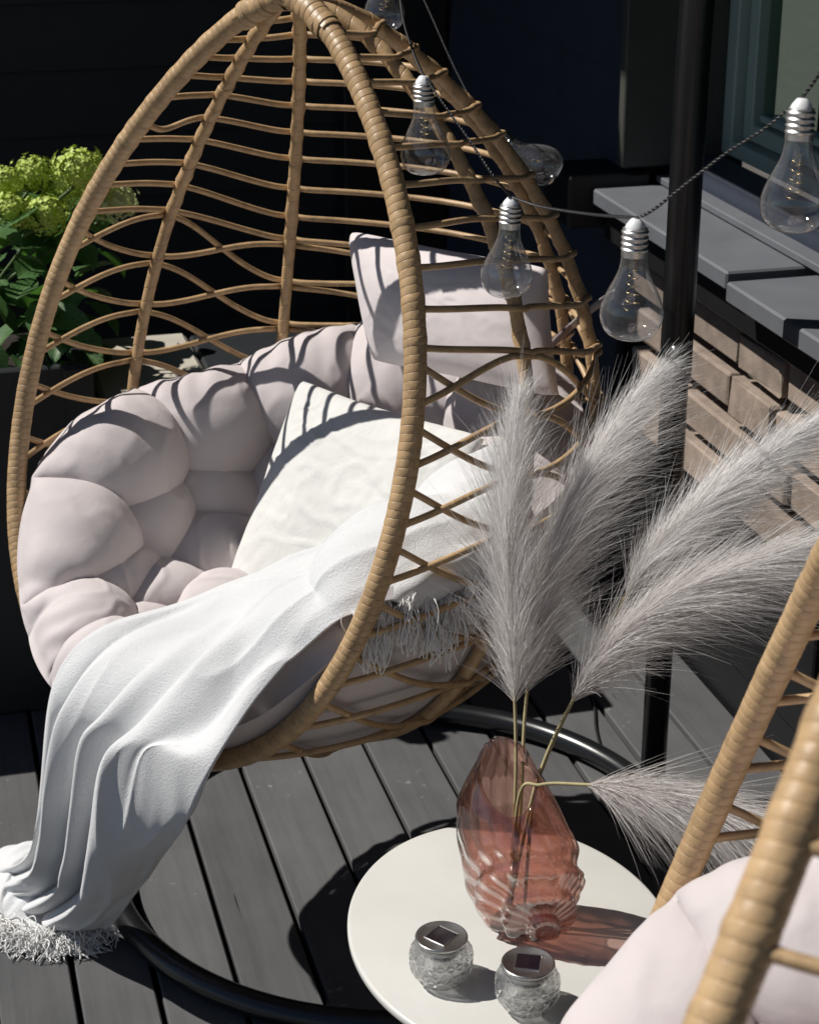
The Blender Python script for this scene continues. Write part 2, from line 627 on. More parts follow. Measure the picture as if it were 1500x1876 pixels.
M['clear_glass'] = glass('clear_cut_glass', (0.99, 0.995, 0.995), refr=0.35, gloss=2.6, haze=0.03)
M['bulb_glass'] = glass('clear_bulb_glass', (0.955, 0.96, 0.965), refr=0.0, rough=0.05, gloss=2.2, haze=0.03)
M['pane'] = glass('window_pane', (0.74, 0.84, 0.78), refr=0.0, gloss=0.4)
M['stalk'] = simple('dry_straw_stalk', (0.40, 0.34, 0.18), 0.7, var=0.2, vscale=60)
M['leaf'] = simple('hydrangea_leaf', (0.06, 0.14, 0.04), 0.42, var=0.35, vscale=30, bump=0.35, bscale=120)
def leaf_veins(m):
    """pale veins: a midrib and slanting side veins, in the leaf's own axes"""
    nt = m.node_tree
    b = nt.nodes['Principled BSDF']
    src = b.inputs['Base Color'].links[0].from_socket
    tc = nt.nodes.new('ShaderNodeTexCoord')
    sp = nt.nodes.new('ShaderNodeSeparateXYZ')
    nt.links.new(tc.outputs['Object'], sp.inputs[0])
    ab_ = N(nt, 'ShaderNodeMath', operation='ABSOLUTE')
    nt.links.new(sp.outputs['X'], ab_.inputs[0])
    ma = N(nt, 'ShaderNodeMath', operation='MULTIPLY_ADD')
    ma.inputs[1].default_value = -0.9
    nt.links.new(ab_.outputs[0], ma.inputs[0])
    nt.links.new(sp.outputs['Y'], ma.inputs[2])
    sn = N(nt, 'ShaderNodeMath', operation='MULTIPLY')
    sn.inputs[1].default_value = 44.0
    nt.links.new(ma.outputs[0], sn.inputs[0])
    si = N(nt, 'ShaderNodeMath', operation='SINE')
    nt.links.new(sn.outputs[0], si.inputs[0])
    vein = ramp(nt, si.outputs[0], [(0.80, (0, 0, 0)), (0.97, (1, 1, 1))])
    mid = ramp(nt, ab_.outputs[0], [(0.010, (1, 1, 1)), (0.022, (0, 0, 0))])
    mx = N(nt, 'ShaderNodeMix', data_type='RGBA', blend_type='LIGHTEN')
    mx.inputs['Factor'].default_value = 1.0
    nt.links.new(vein, mx.inputs['A'])
    nt.links.new(mid, mx.inputs['B'])
    m2 = N(nt, 'ShaderNodeMix', data_type='RGBA')
    nt.links.new(mx.outputs['Result'], m2.inputs['Factor'])
    nt.links.new(src, m2.inputs['A'])
    m2.inputs['B'].default_value = (0.13, 0.22, 0.08, 1)
    nt.links.new(m2.outputs['Result'], b.inputs['Base Color'])
    add_bump(nt, b, mx.outputs['Result'], -0.6, 0.02)
    tl = N(nt, 'ShaderNodeBsdfTranslucent')
    tl.inputs['Color'].default_value = (0.12, 0.30, 0.04, 1)
    ms = N(nt, 'ShaderNodeMixShader')
    ms.inputs[0].default_value = 0.25
    nt.links.new(b.outputs[0], ms.inputs[1])
    nt.links.new(tl.outputs[0], ms.inputs[2])
    nt.links.new(ms.outputs[0], nt.nodes['Material Output'].inputs[0])
leaf_veins(M['leaf'])
M['floret'] = simple('lime_hydrangea_floret', (0.46, 0.57, 0.10), 0.6, var=0.3, vscale=30)
M['floret_pale'] = simple('cream_hydrangea_floret', (0.62, 0.66, 0.32), 0.6, var=0.25, vscale=30)
M['stem'] = simple('green_stem', (0.07, 0.12, 0.03), 0.6)
M['tag'] = simple('white_satin_tag', (0.72, 0.70, 0.72), 0.4, var=0.02)

def plume_mat(name, lo, hi):
    m, nt, b = new_mat(name)
    at = nt.nodes.new('ShaderNodeAttribute')
    at.attribute_name = 'tone'
    nt.links.new(ramp(nt, at.outputs['Fac'], [(0.0, lo), (1.0, hi)]), b.inputs['Base Color'])
    b.inputs['Roughness'].default_value = 0.6
    b.inputs['Specular IOR Level'].default_value = 0.4
    tl = N(nt, 'ShaderNodeBsdfTranslucent')
    nt.links.new(b.inputs['Base Color'].links[0].from_socket, tl.inputs['Color'])
    mx = N(nt, 'ShaderNodeMixShader')
    mx.inputs[0].default_value = 0.55
    nt.links.new(b.outputs[0], mx.inputs[1])
    nt.links.new(tl.outputs[0], mx.inputs[2])
    nt.links.new(mx.outputs[0], nt.nodes['Material Output'].inputs[0])
    return m
M['plume'] = plume_mat('silver_pampas_fibre', (0.60, 0.53, 0.495), (0.97, 0.96, 0.95))

# ------------------------------------------------------------------ the setting (house axes: turned 0.26 rad)
TH = 0.26
E1 = np.array([math.cos(TH), math.sin(TH), 0])
E2 = np.array([-math.sin(TH), math.cos(TH), 0])

def ab(a, b, z=0.0):
    return a * E1 + b * E2 + np.array([0, 0, z])

g = 90.0
ground = structure(obj('ground', [(-g, -g, -0.14), (g, -g, -0.14), (g, g, -0.14), (-g, g, -0.14)], [(0, 1, 2, 3)], M['ground'], smooth=False))

deck = structure(obj('deck', [(-2.6, -0.6, -0.06), (1.5, -0.6, -0.06), (1.5, 5.3, -0.06), (-2.6, 5.3, -0.06)], [(0, 1, 2, 3)], M['void'], smooth=False, rot=(0, 0, TH)))
PW, OFF = 0.1251, 0.1321
V, F = bevel_box(-0.0577, 0.0577, -0.5, 5.25, -0.028, 0.0, 0.0025)
board = mesh('deck_board', V, F, M['deck'], False)
for k in range(-21, 11):
    o = link('deck_board', board, deck, (OFF + (k + 0.5) * PW, random.uniform(-0.03, 0.03), random.uniform(-0.0012, 0.0008)))
    o.rotation_euler = (0, random.uniform(-0.004, 0.004), 0)

# back wall of charcoal boards
bw = thing('back_wall', 'charcoal horizontal board wall behind the hydrangea and the egg chair', 'wall', (0, 0, 0), TH)
obj('wall_core', *bevel_box(-3.6, 1.5, 5.36, 5.5, -0.14, 3.0, 0.004), M['trim'], bw, False)
for k in range(17):
    z = -0.1 + k * 0.18
    V = np.array([(-3.6, 5.34, z), (1.5, 5.34, z), (1.5, 5.355, z + 0.176), (-3.6, 5.355, z + 0.176), (-3.6, 5.36, z), (1.5, 5.36, z), (1.5, 5.36, z + 0.176), (-3.6, 5.36, z + 0.176)])
    obj('siding_board', V, [(0, 1, 2, 3), (4, 7, 6, 5), (0, 4, 5, 1), (3, 2, 6, 7), (0, 3, 7, 4), (1, 5, 6, 2)], M['siding'], bw, False)

# house: blue-black siding, recessed window, ledge, stone base, eave
A0, A1, BR = 1.50, 1.72, 3.85
hs = thing('house', 'blue-black clad house wall with recessed green-framed window above a ledge', 'building', (0, 0, 0), TH)
obj('wall_core', *bevel_box(A0 + 0.03, A0 + 0.30, BR + 0.03, 5.36, -0.14, 2.9, 0.004), M['trim'], hs, False)
for k in range(16):
    z = -0.1 + k * 0.18
    b0, b1 = BR + 0.012, 5.34
    V = np.array([(A0, b0, z), (A0, b1, z), (A0 + 0.016, b1, z + 0.176), (A0 + 0.016, b0, z + 0.176), (A0 + 0.028, b0, z), (A0 + 0.028, b1, z), (A0 + 0.028, b1, z + 0.176), (A0 + 0.028, b0, z + 0.176)])
    obj('siding_board', V, [(0, 3, 2, 1), (4, 5, 6, 7), (0, 1, 5, 4), (3, 7, 6, 2), (0, 4, 7, 3), (1, 2, 6, 5)], M['siding_blue'], hs, False)
box('corner_post', A0 - 0.30, A0 - 0.004, 5.22, 5.335, -0.06, 2.9, M['trim'], hs, 0.004)
box('reveal_panel', A0 - 0.008, A1 + 0.1, BR - 0.022, BR + 0.010, 0.965, 2.8, M['reveal'], hs, 0.003)
box('corner_block', A0 - 0.13, A0 + 0.06, BR - 0.03, BR + 0.14, 0.84, 0.955, M['trim'], hs, 0.006)
box('eave', A0 - 1.14, A0 + 1.2, -1.5, 8.0, 2.72, 2.86, M['trim'], hs, 0.01)
box('added_shade_roof', A0 - 2.1, A0 - 1.145, 4.45, 8.0, 2.73, 2.85, M['trim'], hs, 0.01)  # unseen roof added to keep the far siding in shade
box('lower_wall', A0 + 0.10, A0 + 0.34, -1.2, BR + 0.02, -0.14, 0.89, M['void'], hs, 0.004)
# window
win = link('window', None, hs)
for (b0, b1, z0, z1, a0, a1) in ((BR - 0.075, BR - 0.025, 0.99, 2.66, A1, A1 + 0.07), (BR - 0.125, BR - 0.083, 1.03, 2.62, A1 + 0.022, A1 + 0.075),
                                 (1.2, BR - 0.078, 0.99, 1.022, A1, A1 + 0.07), (1.2, BR - 0.128, 1.030, 1.066, A1 + 0.022, A1 + 0.075),
                                 (1.2, BR - 0.135, 1.072, 1.088, A1 + 0.034, A1 + 0.075),
                                 (1.2, BR - 0.078, 2.62, 2.66, A1, A1 + 0.07), (1.15, 1.2, 0.99, 2.66, A1, A1 + 0.07)):
    box('window_frame', a0, a1, b0, b1, z0, z1, M['frame_green'], win, 0.003)
box('pane', A1 + 0.045, A1 + 0.051, 1.2, BR - 0.128, 1.06, 2.62, M['pane'], win, 0.001)
box('threshold', A1 - 0.10, A1 - 0.004, 1.0, BR - 0.03, 0.932, 0.985, M['siding_blue'], win, 0.004)
box('drip_strip', A1 - 0.15, A1 - 0.108, 1.0, BR - 0.03, 0.933, 0.948, M['sill'], win, 0.002)
box('ledge_slab', A0 - 0.08, A1 - 0.112, 3.10, BR - 0.045, 0.895, 0.930, M['sill'], hs, 0.004)
box('ledge_slab', A0 - 0.10, A1 - 0.112, 0.9, 3.055, 0.888, 0.926, M['sill'], hs, 0.004)
box('fascia', A0 - 0.045, A0 + 0.09, 0.9, BR - 0.03, 0.815, 0.884, M['trim'], hs, 0.004)
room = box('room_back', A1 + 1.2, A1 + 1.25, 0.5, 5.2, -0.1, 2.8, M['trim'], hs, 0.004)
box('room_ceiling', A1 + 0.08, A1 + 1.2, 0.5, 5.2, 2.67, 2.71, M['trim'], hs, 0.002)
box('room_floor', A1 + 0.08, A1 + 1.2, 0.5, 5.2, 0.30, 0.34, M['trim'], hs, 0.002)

# curtain inside the window
b = np.linspace(3.25, BR - 0.14, 90)
z = np.linspace(1.02, 2.6, 12)
BB, ZZ = np.meshgrid(b, z, indexing='ij')
AA = A1 + 0.17 + 0.022 * np.sin(BB * 55 + 0.6 * np.sin(BB * 17)) + 0.004 * np.sin(ZZ * 3 + BB * 9)
V = np.concatenate([np.stack([AA, BB, ZZ], -1).reshape(-1, 3), np.stack([AA + 0.002, BB, ZZ], -1).reshape(-1, 3)])
F = grid_faces(90, 12) + [tuple(i + 1080 for i in f[::-1]) for f in grid_faces(90, 12)]
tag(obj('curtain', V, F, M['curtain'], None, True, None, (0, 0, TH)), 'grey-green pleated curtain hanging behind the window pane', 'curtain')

# stone base under the ledge: coursed blocks, some standing proud
sw = thing('stone_base_wall', 'dry-stacked tan stone wall with dark joints under the grey ledge', 'wall', (0, 0, 0), TH)
obj('backing', *bevel_box(A0 + 0.07, A0 + 0.10, 0.6, BR, -0.14, 0.81, 0.004), M['void'], sw, False)
rs = random.Random(3)
H = 0.098
for c in range(7):
    z0 = 0.80 - (c + 1) * H
    b = 3.82 - rs.uniform(0, 0.12)
    while b > 0.9:
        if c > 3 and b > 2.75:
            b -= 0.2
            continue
        L = rs.choice((0.20, 0.30, 0.42, 0.5, 0.6))
        out = rs.choice((0.0, 0.0, 0.003, 0.006, 0.022))
        if rs.random() < 0.88:
            V, F = bevel_box(A0 - out, A0 + 0.06, b - L + 0.008, b - 0.008, z0 + 0.010 + rs.uniform(0, 0.006), z0 + H - 0.012 - rs.uniform(0, 0.005), 0.004)
            V = V + np.array([[rs.uniform(-0.003, 0.003) for _ in range(3)] for _ in V])
            obj('stone', V, F, M['stone'], sw, False)
        b -= L

obj('shade_panel', *bevel_box(A0 + 0.012, A0 + 0.066, 0.6, BR - 0.02, -0.1, 0.10, 0.004), M['trim'], sw, False)  # dark panel standing in for shade along the wall foot
obj('shade_panel', *bevel_box(A0 + 0.004, A0 + 0.066, 2.8, BR - 0.02, 0.102, 0.395, 0.004), M['trim'], sw, False)  # dark panel painted as shade where the lower courses are left out

# planter
pl = thing('planter_box', 'tall anthracite planter box holding the hydrangea', 'planter', (0, 0, 0), TH)
pa0, pa1, pb0, pb1, ph = -1.5, 0.30, 3.49, 4.02, 0.725
box('front_panel', pa0, pa1, pb0, pb0 + 0.025, 0.004, ph, M['planter'], pl, 0.003)
box('back_panel', pa0, pa1, pb1 - 0.025, pb1, 0.004, ph, M['planter'], pl, 0.003)
box('side_panel', pa1 - 0.025, pa1 - 0.001, pb0 + 0.026, pb1 - 0.026, 0.004, ph - 0.002, M['planter'], pl, 0.003)
box('side_panel', pa0 + 0.001, pa0 + 0.025, pb0 + 0.026, pb1 - 0.026, 0.004, ph - 0.002, M['planter'], pl, 0.003)
box('corner_strip', pa1 - 0.05, pa1 + 0.006, pb0 - 0.006, pb0 - 0.001, 0.004, ph - 0.004, M['planter'], pl, 0.002)
sg = np.stack(np.meshgrid(np.linspace(pa0 + 0.026, pa1 - 0.026, 60), np.linspace(pb0 + 0.026, pb1 - 0.026, 24), indexing='ij'), -1).reshape(-1, 2)
sz = 0.66 + 0.02 * nz(np.c_[sg, np.zeros(len(sg))], 14)
obj('soil', np.c_[sg, sz], grid_faces(60, 24, True), M['soil'], pl)

# low bench beside the planter with a pale stone top
lb = thing('stone_bench', 'low dark bench with pale beige stone top half hidden behind the cushion', 'bench', tuple(ab(0.565, 3.66)), TH)
box('bench_body', -0.235, 0.255, -0.23, 0.24, 0.004, 0.60, M['planter'], lb, 0.004)
box('stone_top', -0.245, -0.02, -0.25, 0.26, 0.602, 0.645, M['pale_stone'], lb, 0.010)
box('planter_top', -0.015, 0.262, -0.24, 0.25, 0.602, 0.640, M['planter'], lb, 0.006)

# loose power lead on the deck behind the table
C = catmull(np.array([at_z(1060, 1215, 0.004), at_z(1086, 1285, 0.004), at_z(1091, 1335, 0.004), at_z(1103, 1378, 0.004), at_z(1118, 1408, 0.004), at_z(1150, 1470, 0.004)]), 60)
lead_o = C[0].copy()
tag(obj('power_lead', *tube(C - lead_o, 0.0024, 8), M['cable'], None, True, tuple(lead_o)), 'thin black lead lying across the deck boards behind the vase', 'cable')

# ------------------------------------------------------------------ hanging egg chairs
KS = 0.952
def sz(z):
    return CAMZ - (CAMZ - np.asarray(z, float)) * KS
EZT, EZB = float(sz(1.478)), float(sz(0.3083))
ER, Ee, Ee2, Ee3, EK = 0.4602 * KS, 0.3508, -0.0006, 0.0499, 1.1285
ETILT, ES0 = math.tan(0.255), 0.0108 * KS
LEANX, LEANY = -0.0401, -0.0368        # lean of the hanging axis, per metre below the apex
CH1 = dict(loc=(-0.1663 * KS, 2.85 * KS, 0.0), rot=-0.789)
CH2 = dict(loc=(0.352, 1.118, 0.0), rot=-math.radians(107))

def e_r(t):
    return np.maximum(ER * np.sin(t) * (1 + Ee * np.cos(t) + Ee2 * np.cos(2 * t) + Ee3 * np.cos(3 * t)), 0)

def e_z(t):
    return (EZT + EZB) / 2 - (EZT - EZB) / 2 * np.cos(t)

def e_t(z):
    return np.arccos(np.clip(((EZT + EZB) / 2 - z) / ((EZT - EZB) / 2), -1, 1))

def e_p(psi, t, off=0.0):
    """point of the egg in the chair's own axes: x right, y back, z up; psi from the back towards the left"""
    r = e_r(t) + off
    z = e_z(t)
    h = EZT - z
    return np.stack([-r * np.sin(psi) + LEANX * h, EK * r * np.cos(psi) + LEANY * h, z + 0 * psi], -1)

def rim_psi(z):
    r = e_r(e_t(z))
    s = (ES0 + (EZT - z) * ETILT) / EK
    return np.arctan2(np.sqrt(np.maximum(r * r - s * s, 0)), -s)

def c1(p):
    """chair axes -> world for the far chair"""
    p = np.asarray(p, float)
    c, s = math.cos(CH1['rot']), math.sin(CH1['rot'])
    return np.stack([c * p[..., 0] - s * p[..., 1] + CH1['loc'][0], s * p[..., 0] + c * p[..., 1] + CH1['loc'][1], p[..., 2]], -1)

def c1i(p):
    p = np.asarray(p, float) - np.array(CH1['loc'])
    c, s = math.cos(CH1['rot']), math.sin(CH1['rot'])
    return np.stack([c * p[..., 0] + s * p[..., 1], -s * p[..., 0] + c * p[..., 1], p[..., 2]], -1)

# rim
zs = e_z(np.linspace(0.0, math.pi, 1600))
rr_ = e_r(e_t(zs))
ss_ = ES0 + (EZT - zs) * ETILT
ok = np.abs(ss_ / EK) < rr_
zs, rr_, ss_ = zs[ok], rr_[ok], ss_[ok]
ll_ = np.sqrt(rr_ ** 2 - (ss_ / EK) ** 2)
hh_ = EZT - zs
rimR = np.stack([ll_ + LEANX * hh_, -ss_ + LEANY * hh_, zs], -1)
rimL = np.stack([-ll_ + LEANX * hh_, -ss_ + LEANY * hh_, zs], -1)
rim_path = resample(np.vstack([rimL[::-1], rimR]), 900)
# ease the two ends into the apex
RIBS = [(1.36, -0.15), (0.88, -0.05), (-0.32, 0.10), (-0.68, 0.25), (-1.38, 0.15)]

def rib_psi(i, t):
    return RIBS[i][0] + RIBS[i][1] * (t - 2.0)

# heights of each cane where it meets: left rim, five ribs, right rim
HOOPS = [(1.443, 1.430, 1.433, 1.433, 1.438, 1.436, 1.443), (1.407, 1.398, 1.401, 1.398, 1.401, 1.406, 1.414), (1.379, 1.363, 1.355, 1.354, 1.363, 1.374, 1.384),
         (1.349, 1.328, 1.312, 1.307, 1.312, 1.330, 1.349), (1.309, 1.296, 1.265, 1.260, 1.268, 1.294, 1.306), (1.265, 1.254, 1.213, 1.203, 1.205, 1.247, 1.261),
         (1.239, 1.213, 1.161, 1.146, 1.143, 1.197, 1.209), (1.197, 1.169, 1.102, 1.086, 1.083, 1.141, 1.161), (1.161, 1.128, 1.046, 1.022, 1.014, 1.078, 1.111),
         (1.115, 1.081, 1.001, 0.960, 0.940, 1.019, 1.063)]
HOOPS = [tuple(sz(h_)) for h_ in HOOPS]
ZEND = (0.452, 0.405, 0.375, 0.362, 0.362, 0.385, 0.452)
ZEND = tuple(sz(ZEND))
LAT = [tuple((h - 0.045) + (e - (h - 0.045)) * k / 7.0 for h, e in zip(HOOPS[-1], ZEND)) for k in range(8)]

def node_z(nd, zs_):
    """smooth height between the seven nodes"""
    zs_ = np.asarray(zs_)
    Q = np.concatenate([[2 * zs_[0] - zs_[1]], zs_, [2 * zs_[-1] - zs_[-2]]])
    i = np.clip(np.floor(nd).astype(int), 0, 5)
    t = nd - i
    a_, b_, c_, d_ = Q[i], Q[i + 1], Q[i + 2], Q[i + 3]
    return 0.5 * (2 * b_ + (-a_ + c_) * t + (2 * a_ - 5 * b_ + 4 * c_ - d_) * t ** 2 + (-a_ + 3 * b_ - 3 * c_ + d_) * t ** 3)

def node_of(psi, z):
    """continuous rib number: 0 at the left rim, 1..5 at the ribs, 6 at the right rim"""
    t = e_t(z)
    pr = rim_psi(z)
    n = len(psi)
    out = np.zeros(n)
    for k in range(n):
        xs = [-pr[k]] + [rib_psi(i, t[k]) for i in range(4, -1, -1)] + [pr[k]]
        xs = np.maximum.accumulate(xs)
        out[k] = 6 - np.interp(psi[k], xs, [0, 1, 2, 3, 4, 5, 6])
    return out

def bulge(psi, t):
    return sum(np.exp(-((psi - rib_psi(i, t)) * e_r(t) / 0.016) ** 2) for i in range(5))

def cane(C, r, sides=8):
    n = len(C)
    L = arclen(C)
    s = np.linspace(0, L, n)
    e = np.minimum(s, L - s)
    rad = r * (1 + 0.30 * np.exp(-(e / 0.014) ** 4))
    return tube(C, rad, sides)

def make_basket(name, label):
    root = thing(name, label, 'hanging chair', CH1['loc'], CH1['rot'], 'rattan egg chairs')
    jz = np.array([h[0] for h in HOOPS] + [h[-1] for h in HOOPS])
    def bind(s_):
        z_ = np.interp(s_, np.linspace(0, 1, len(rim_path)), rim_path[:, 2])
        left = s_ < 0.5
        d_ = np.where(left, np.min(np.abs(z_[:, None] - jz[None, :10]), 1), np.min(np.abs(z_[:, None] - jz[None, 10:]), 1))
        return 1 + 0.055 * np.exp(-(d_ / 0.007) ** 4) + 0.012 * np.sin(s_ * 90) * np.sin(s_ * 37 + 1)
    V, F = wrapped_tube(rim_path, 0.0156, 0.0112, 18, 0.058, 0.010, bind)
    obj('rim', V, F, M['rattan'], root)
    # binding over the apex
    ap = rim_path[0]
    k = [rim_path[i] for i in (60, 40, 20, 6)]
    obj('apex_binding', *wrapped_tube(resample(np.array([rim_path[30], rim_path[14], ap + (0, 0.0, 0.012), rim_path[-15], rim_path[-31]]), 60), 0.019, 0.012, 14, 0.12, 0.04), M['rattan'], root)
    for i in range(5):
        t = np.linspace(0.10, 3.06, 260)
        C = e_p(rib_psi(i, t), t)
        zz = C[:, 2]
        hz = np.array([h[i + 1] for h in HOOPS])
        Cr = resample(C, 400)
        def ex(s, Cr=Cr, hz=hz):
            z = np.interp(s, np.linspace(0, 1, len(Cr)), Cr[:, 2])
            return 1 + 0.22 * np.exp(-(np.min(np.abs(z[:, None] - hz[None]), 1) / 0.008) ** 2)
        obj('rib', *wrapped_tube(Cr, 0.0098, 0.026, 12, 0.10, 0.03, ex), M['rattan'], root)
    for q, zn in enumerate(HOOPS):
        n = 170
        f = np.linspace(0, 1, n)
        psi = rim_psi(np.array([zn[0]]))[0] * (1 - f) - rim_psi(np.array([zn[-1]]))[0] * f
        z = zn[0] + (zn[-1] - zn[0]) * f
        for _ in range(3):
            nd = node_of(psi, z)
            nd[0], nd[-1] = 0, 6
            z = node_z(nd, zn)
        if q == 5:       # one cane has a kink next to the rim
            z = z - 0.016 * np.exp(-((f - 0.06) / 0.03) ** 2)
        t = e_t(z)
        C = e_p(psi, t, 0.004 + 0.010 * bulge(psi, t))
        obj('hoop', *cane(C, 0.0048), M['rattan'], root)
    for zn in LAT:
        sp = np.array([(h - 0.045 - e) / 7.0 for h, e in zip(HOOPS[-1], ZEND)])
        A = sp * np.array([0.27, 0.42, 0.43, 0.45, 0.48, 0.50, 0.32])
        for sg in (1, -1):
            n = 230
            f = np.linspace(0, 1, n)
            psi = rim_psi(np.array([zn[0] + sg * A[0]]))[0] * (1 - f) - rim_psi(np.array([zn[-1] + sg * A[-1]]))[0] * f
            z = zn[0] + (zn[-1] - zn[0]) * f
            for _ in range(3):
                nd = node_of(psi, z)
                nd[0], nd[-1] = 0, 6
                w_ = np.interp(nd, range(7), A) * np.cos(np.pi * nd)
                w_ = np.where(nd < 1, A[0] - (A[0] + A[1]) * np.sin(np.pi / 2 * np.clip(nd, 0, 1)) ** 1.15, w_)
                w_ = np.where(nd > 5, A[6] - (A[6] + A[5]) * np.sin(np.pi / 2 * np.clip(6 - nd, 0, 1)) ** 1.15, w_)
                z = node_z(nd, zn) + sg * w_
            z = np.maximum(z, EZB + 0.012)
            t = e_t(z)
            C = e_p(psi, t, 0.005 + 0.008 * bulge(psi, t) + 0.003 * sg * np.sin(np.pi * nd))
            obj('lattice_cane', *cane(resample(C, n), 0.0048), M['rattan'], root)
    # bottom ring under the seat
    a = np.linspace(0, 2 * np.pi, 80)
    obj('bottom_ring', *tube(e_p(a, np.full(80, 0.30), 0.004), 0.006, 8, False), M['rattan'], root)
    return root

basket = make_basket('egg_chair_basket', 'woven rattan egg basket with cushions and white throw, far side of the table')

# -------- tufted cushion (in chair axes)
EDGE_D = np.radians([0, 30, 48, 62, 80, 100, 110, 120, 130, 141, 160, 180])
EDGE_Z = np.array([0.85, 0.845, 0.815, 0.765, 0.755, 0.735, 0.69, 0.61, 0.53, 0.475, 0.44, 0.43])
EDGE_Z = sz(EDGE_Z)

def cushion_outer(psi, u):
    ze = np.interp(np.abs(psi), EDGE_D, EDGE_Z)
    te = e_t(ze)
    t = te * u
    t = np.maximum(t, 0.02)
    r = e_r(t)
    return e_p(psi, t, np.maximum(r - 0.016, 0.4 * r) - r)

def tuft_seeds():
    S = []
    for deg in range(-120, 121, 24):
        S.append((math.radians(deg + 3 * math.sin(deg)), 0.885 + 0.012 * math.sin(deg * 1.7)))
        S.append((math.radians(deg + 4 * math.sin(deg * 2.1)), 0.66 + 0.015 * math.sin(deg * 2.3)))
    for deg in range(-120, 121, 40):
        S.append((math.radians(deg + 4 * math.cos(deg)), 0.45))
    for deg in (-172, -146, 146, 172):
        S.append((math.radians(deg), 0.86))
        S.append((math.radians(deg * 0.99), 0.56))
    for deg in (-140, -50, 40, 130):
        S.append((math.radians(deg), 0.24))
    P = np.array([cushion_outer(np.array([p]), np.array([u]))[0] for p, u in S])
    return P

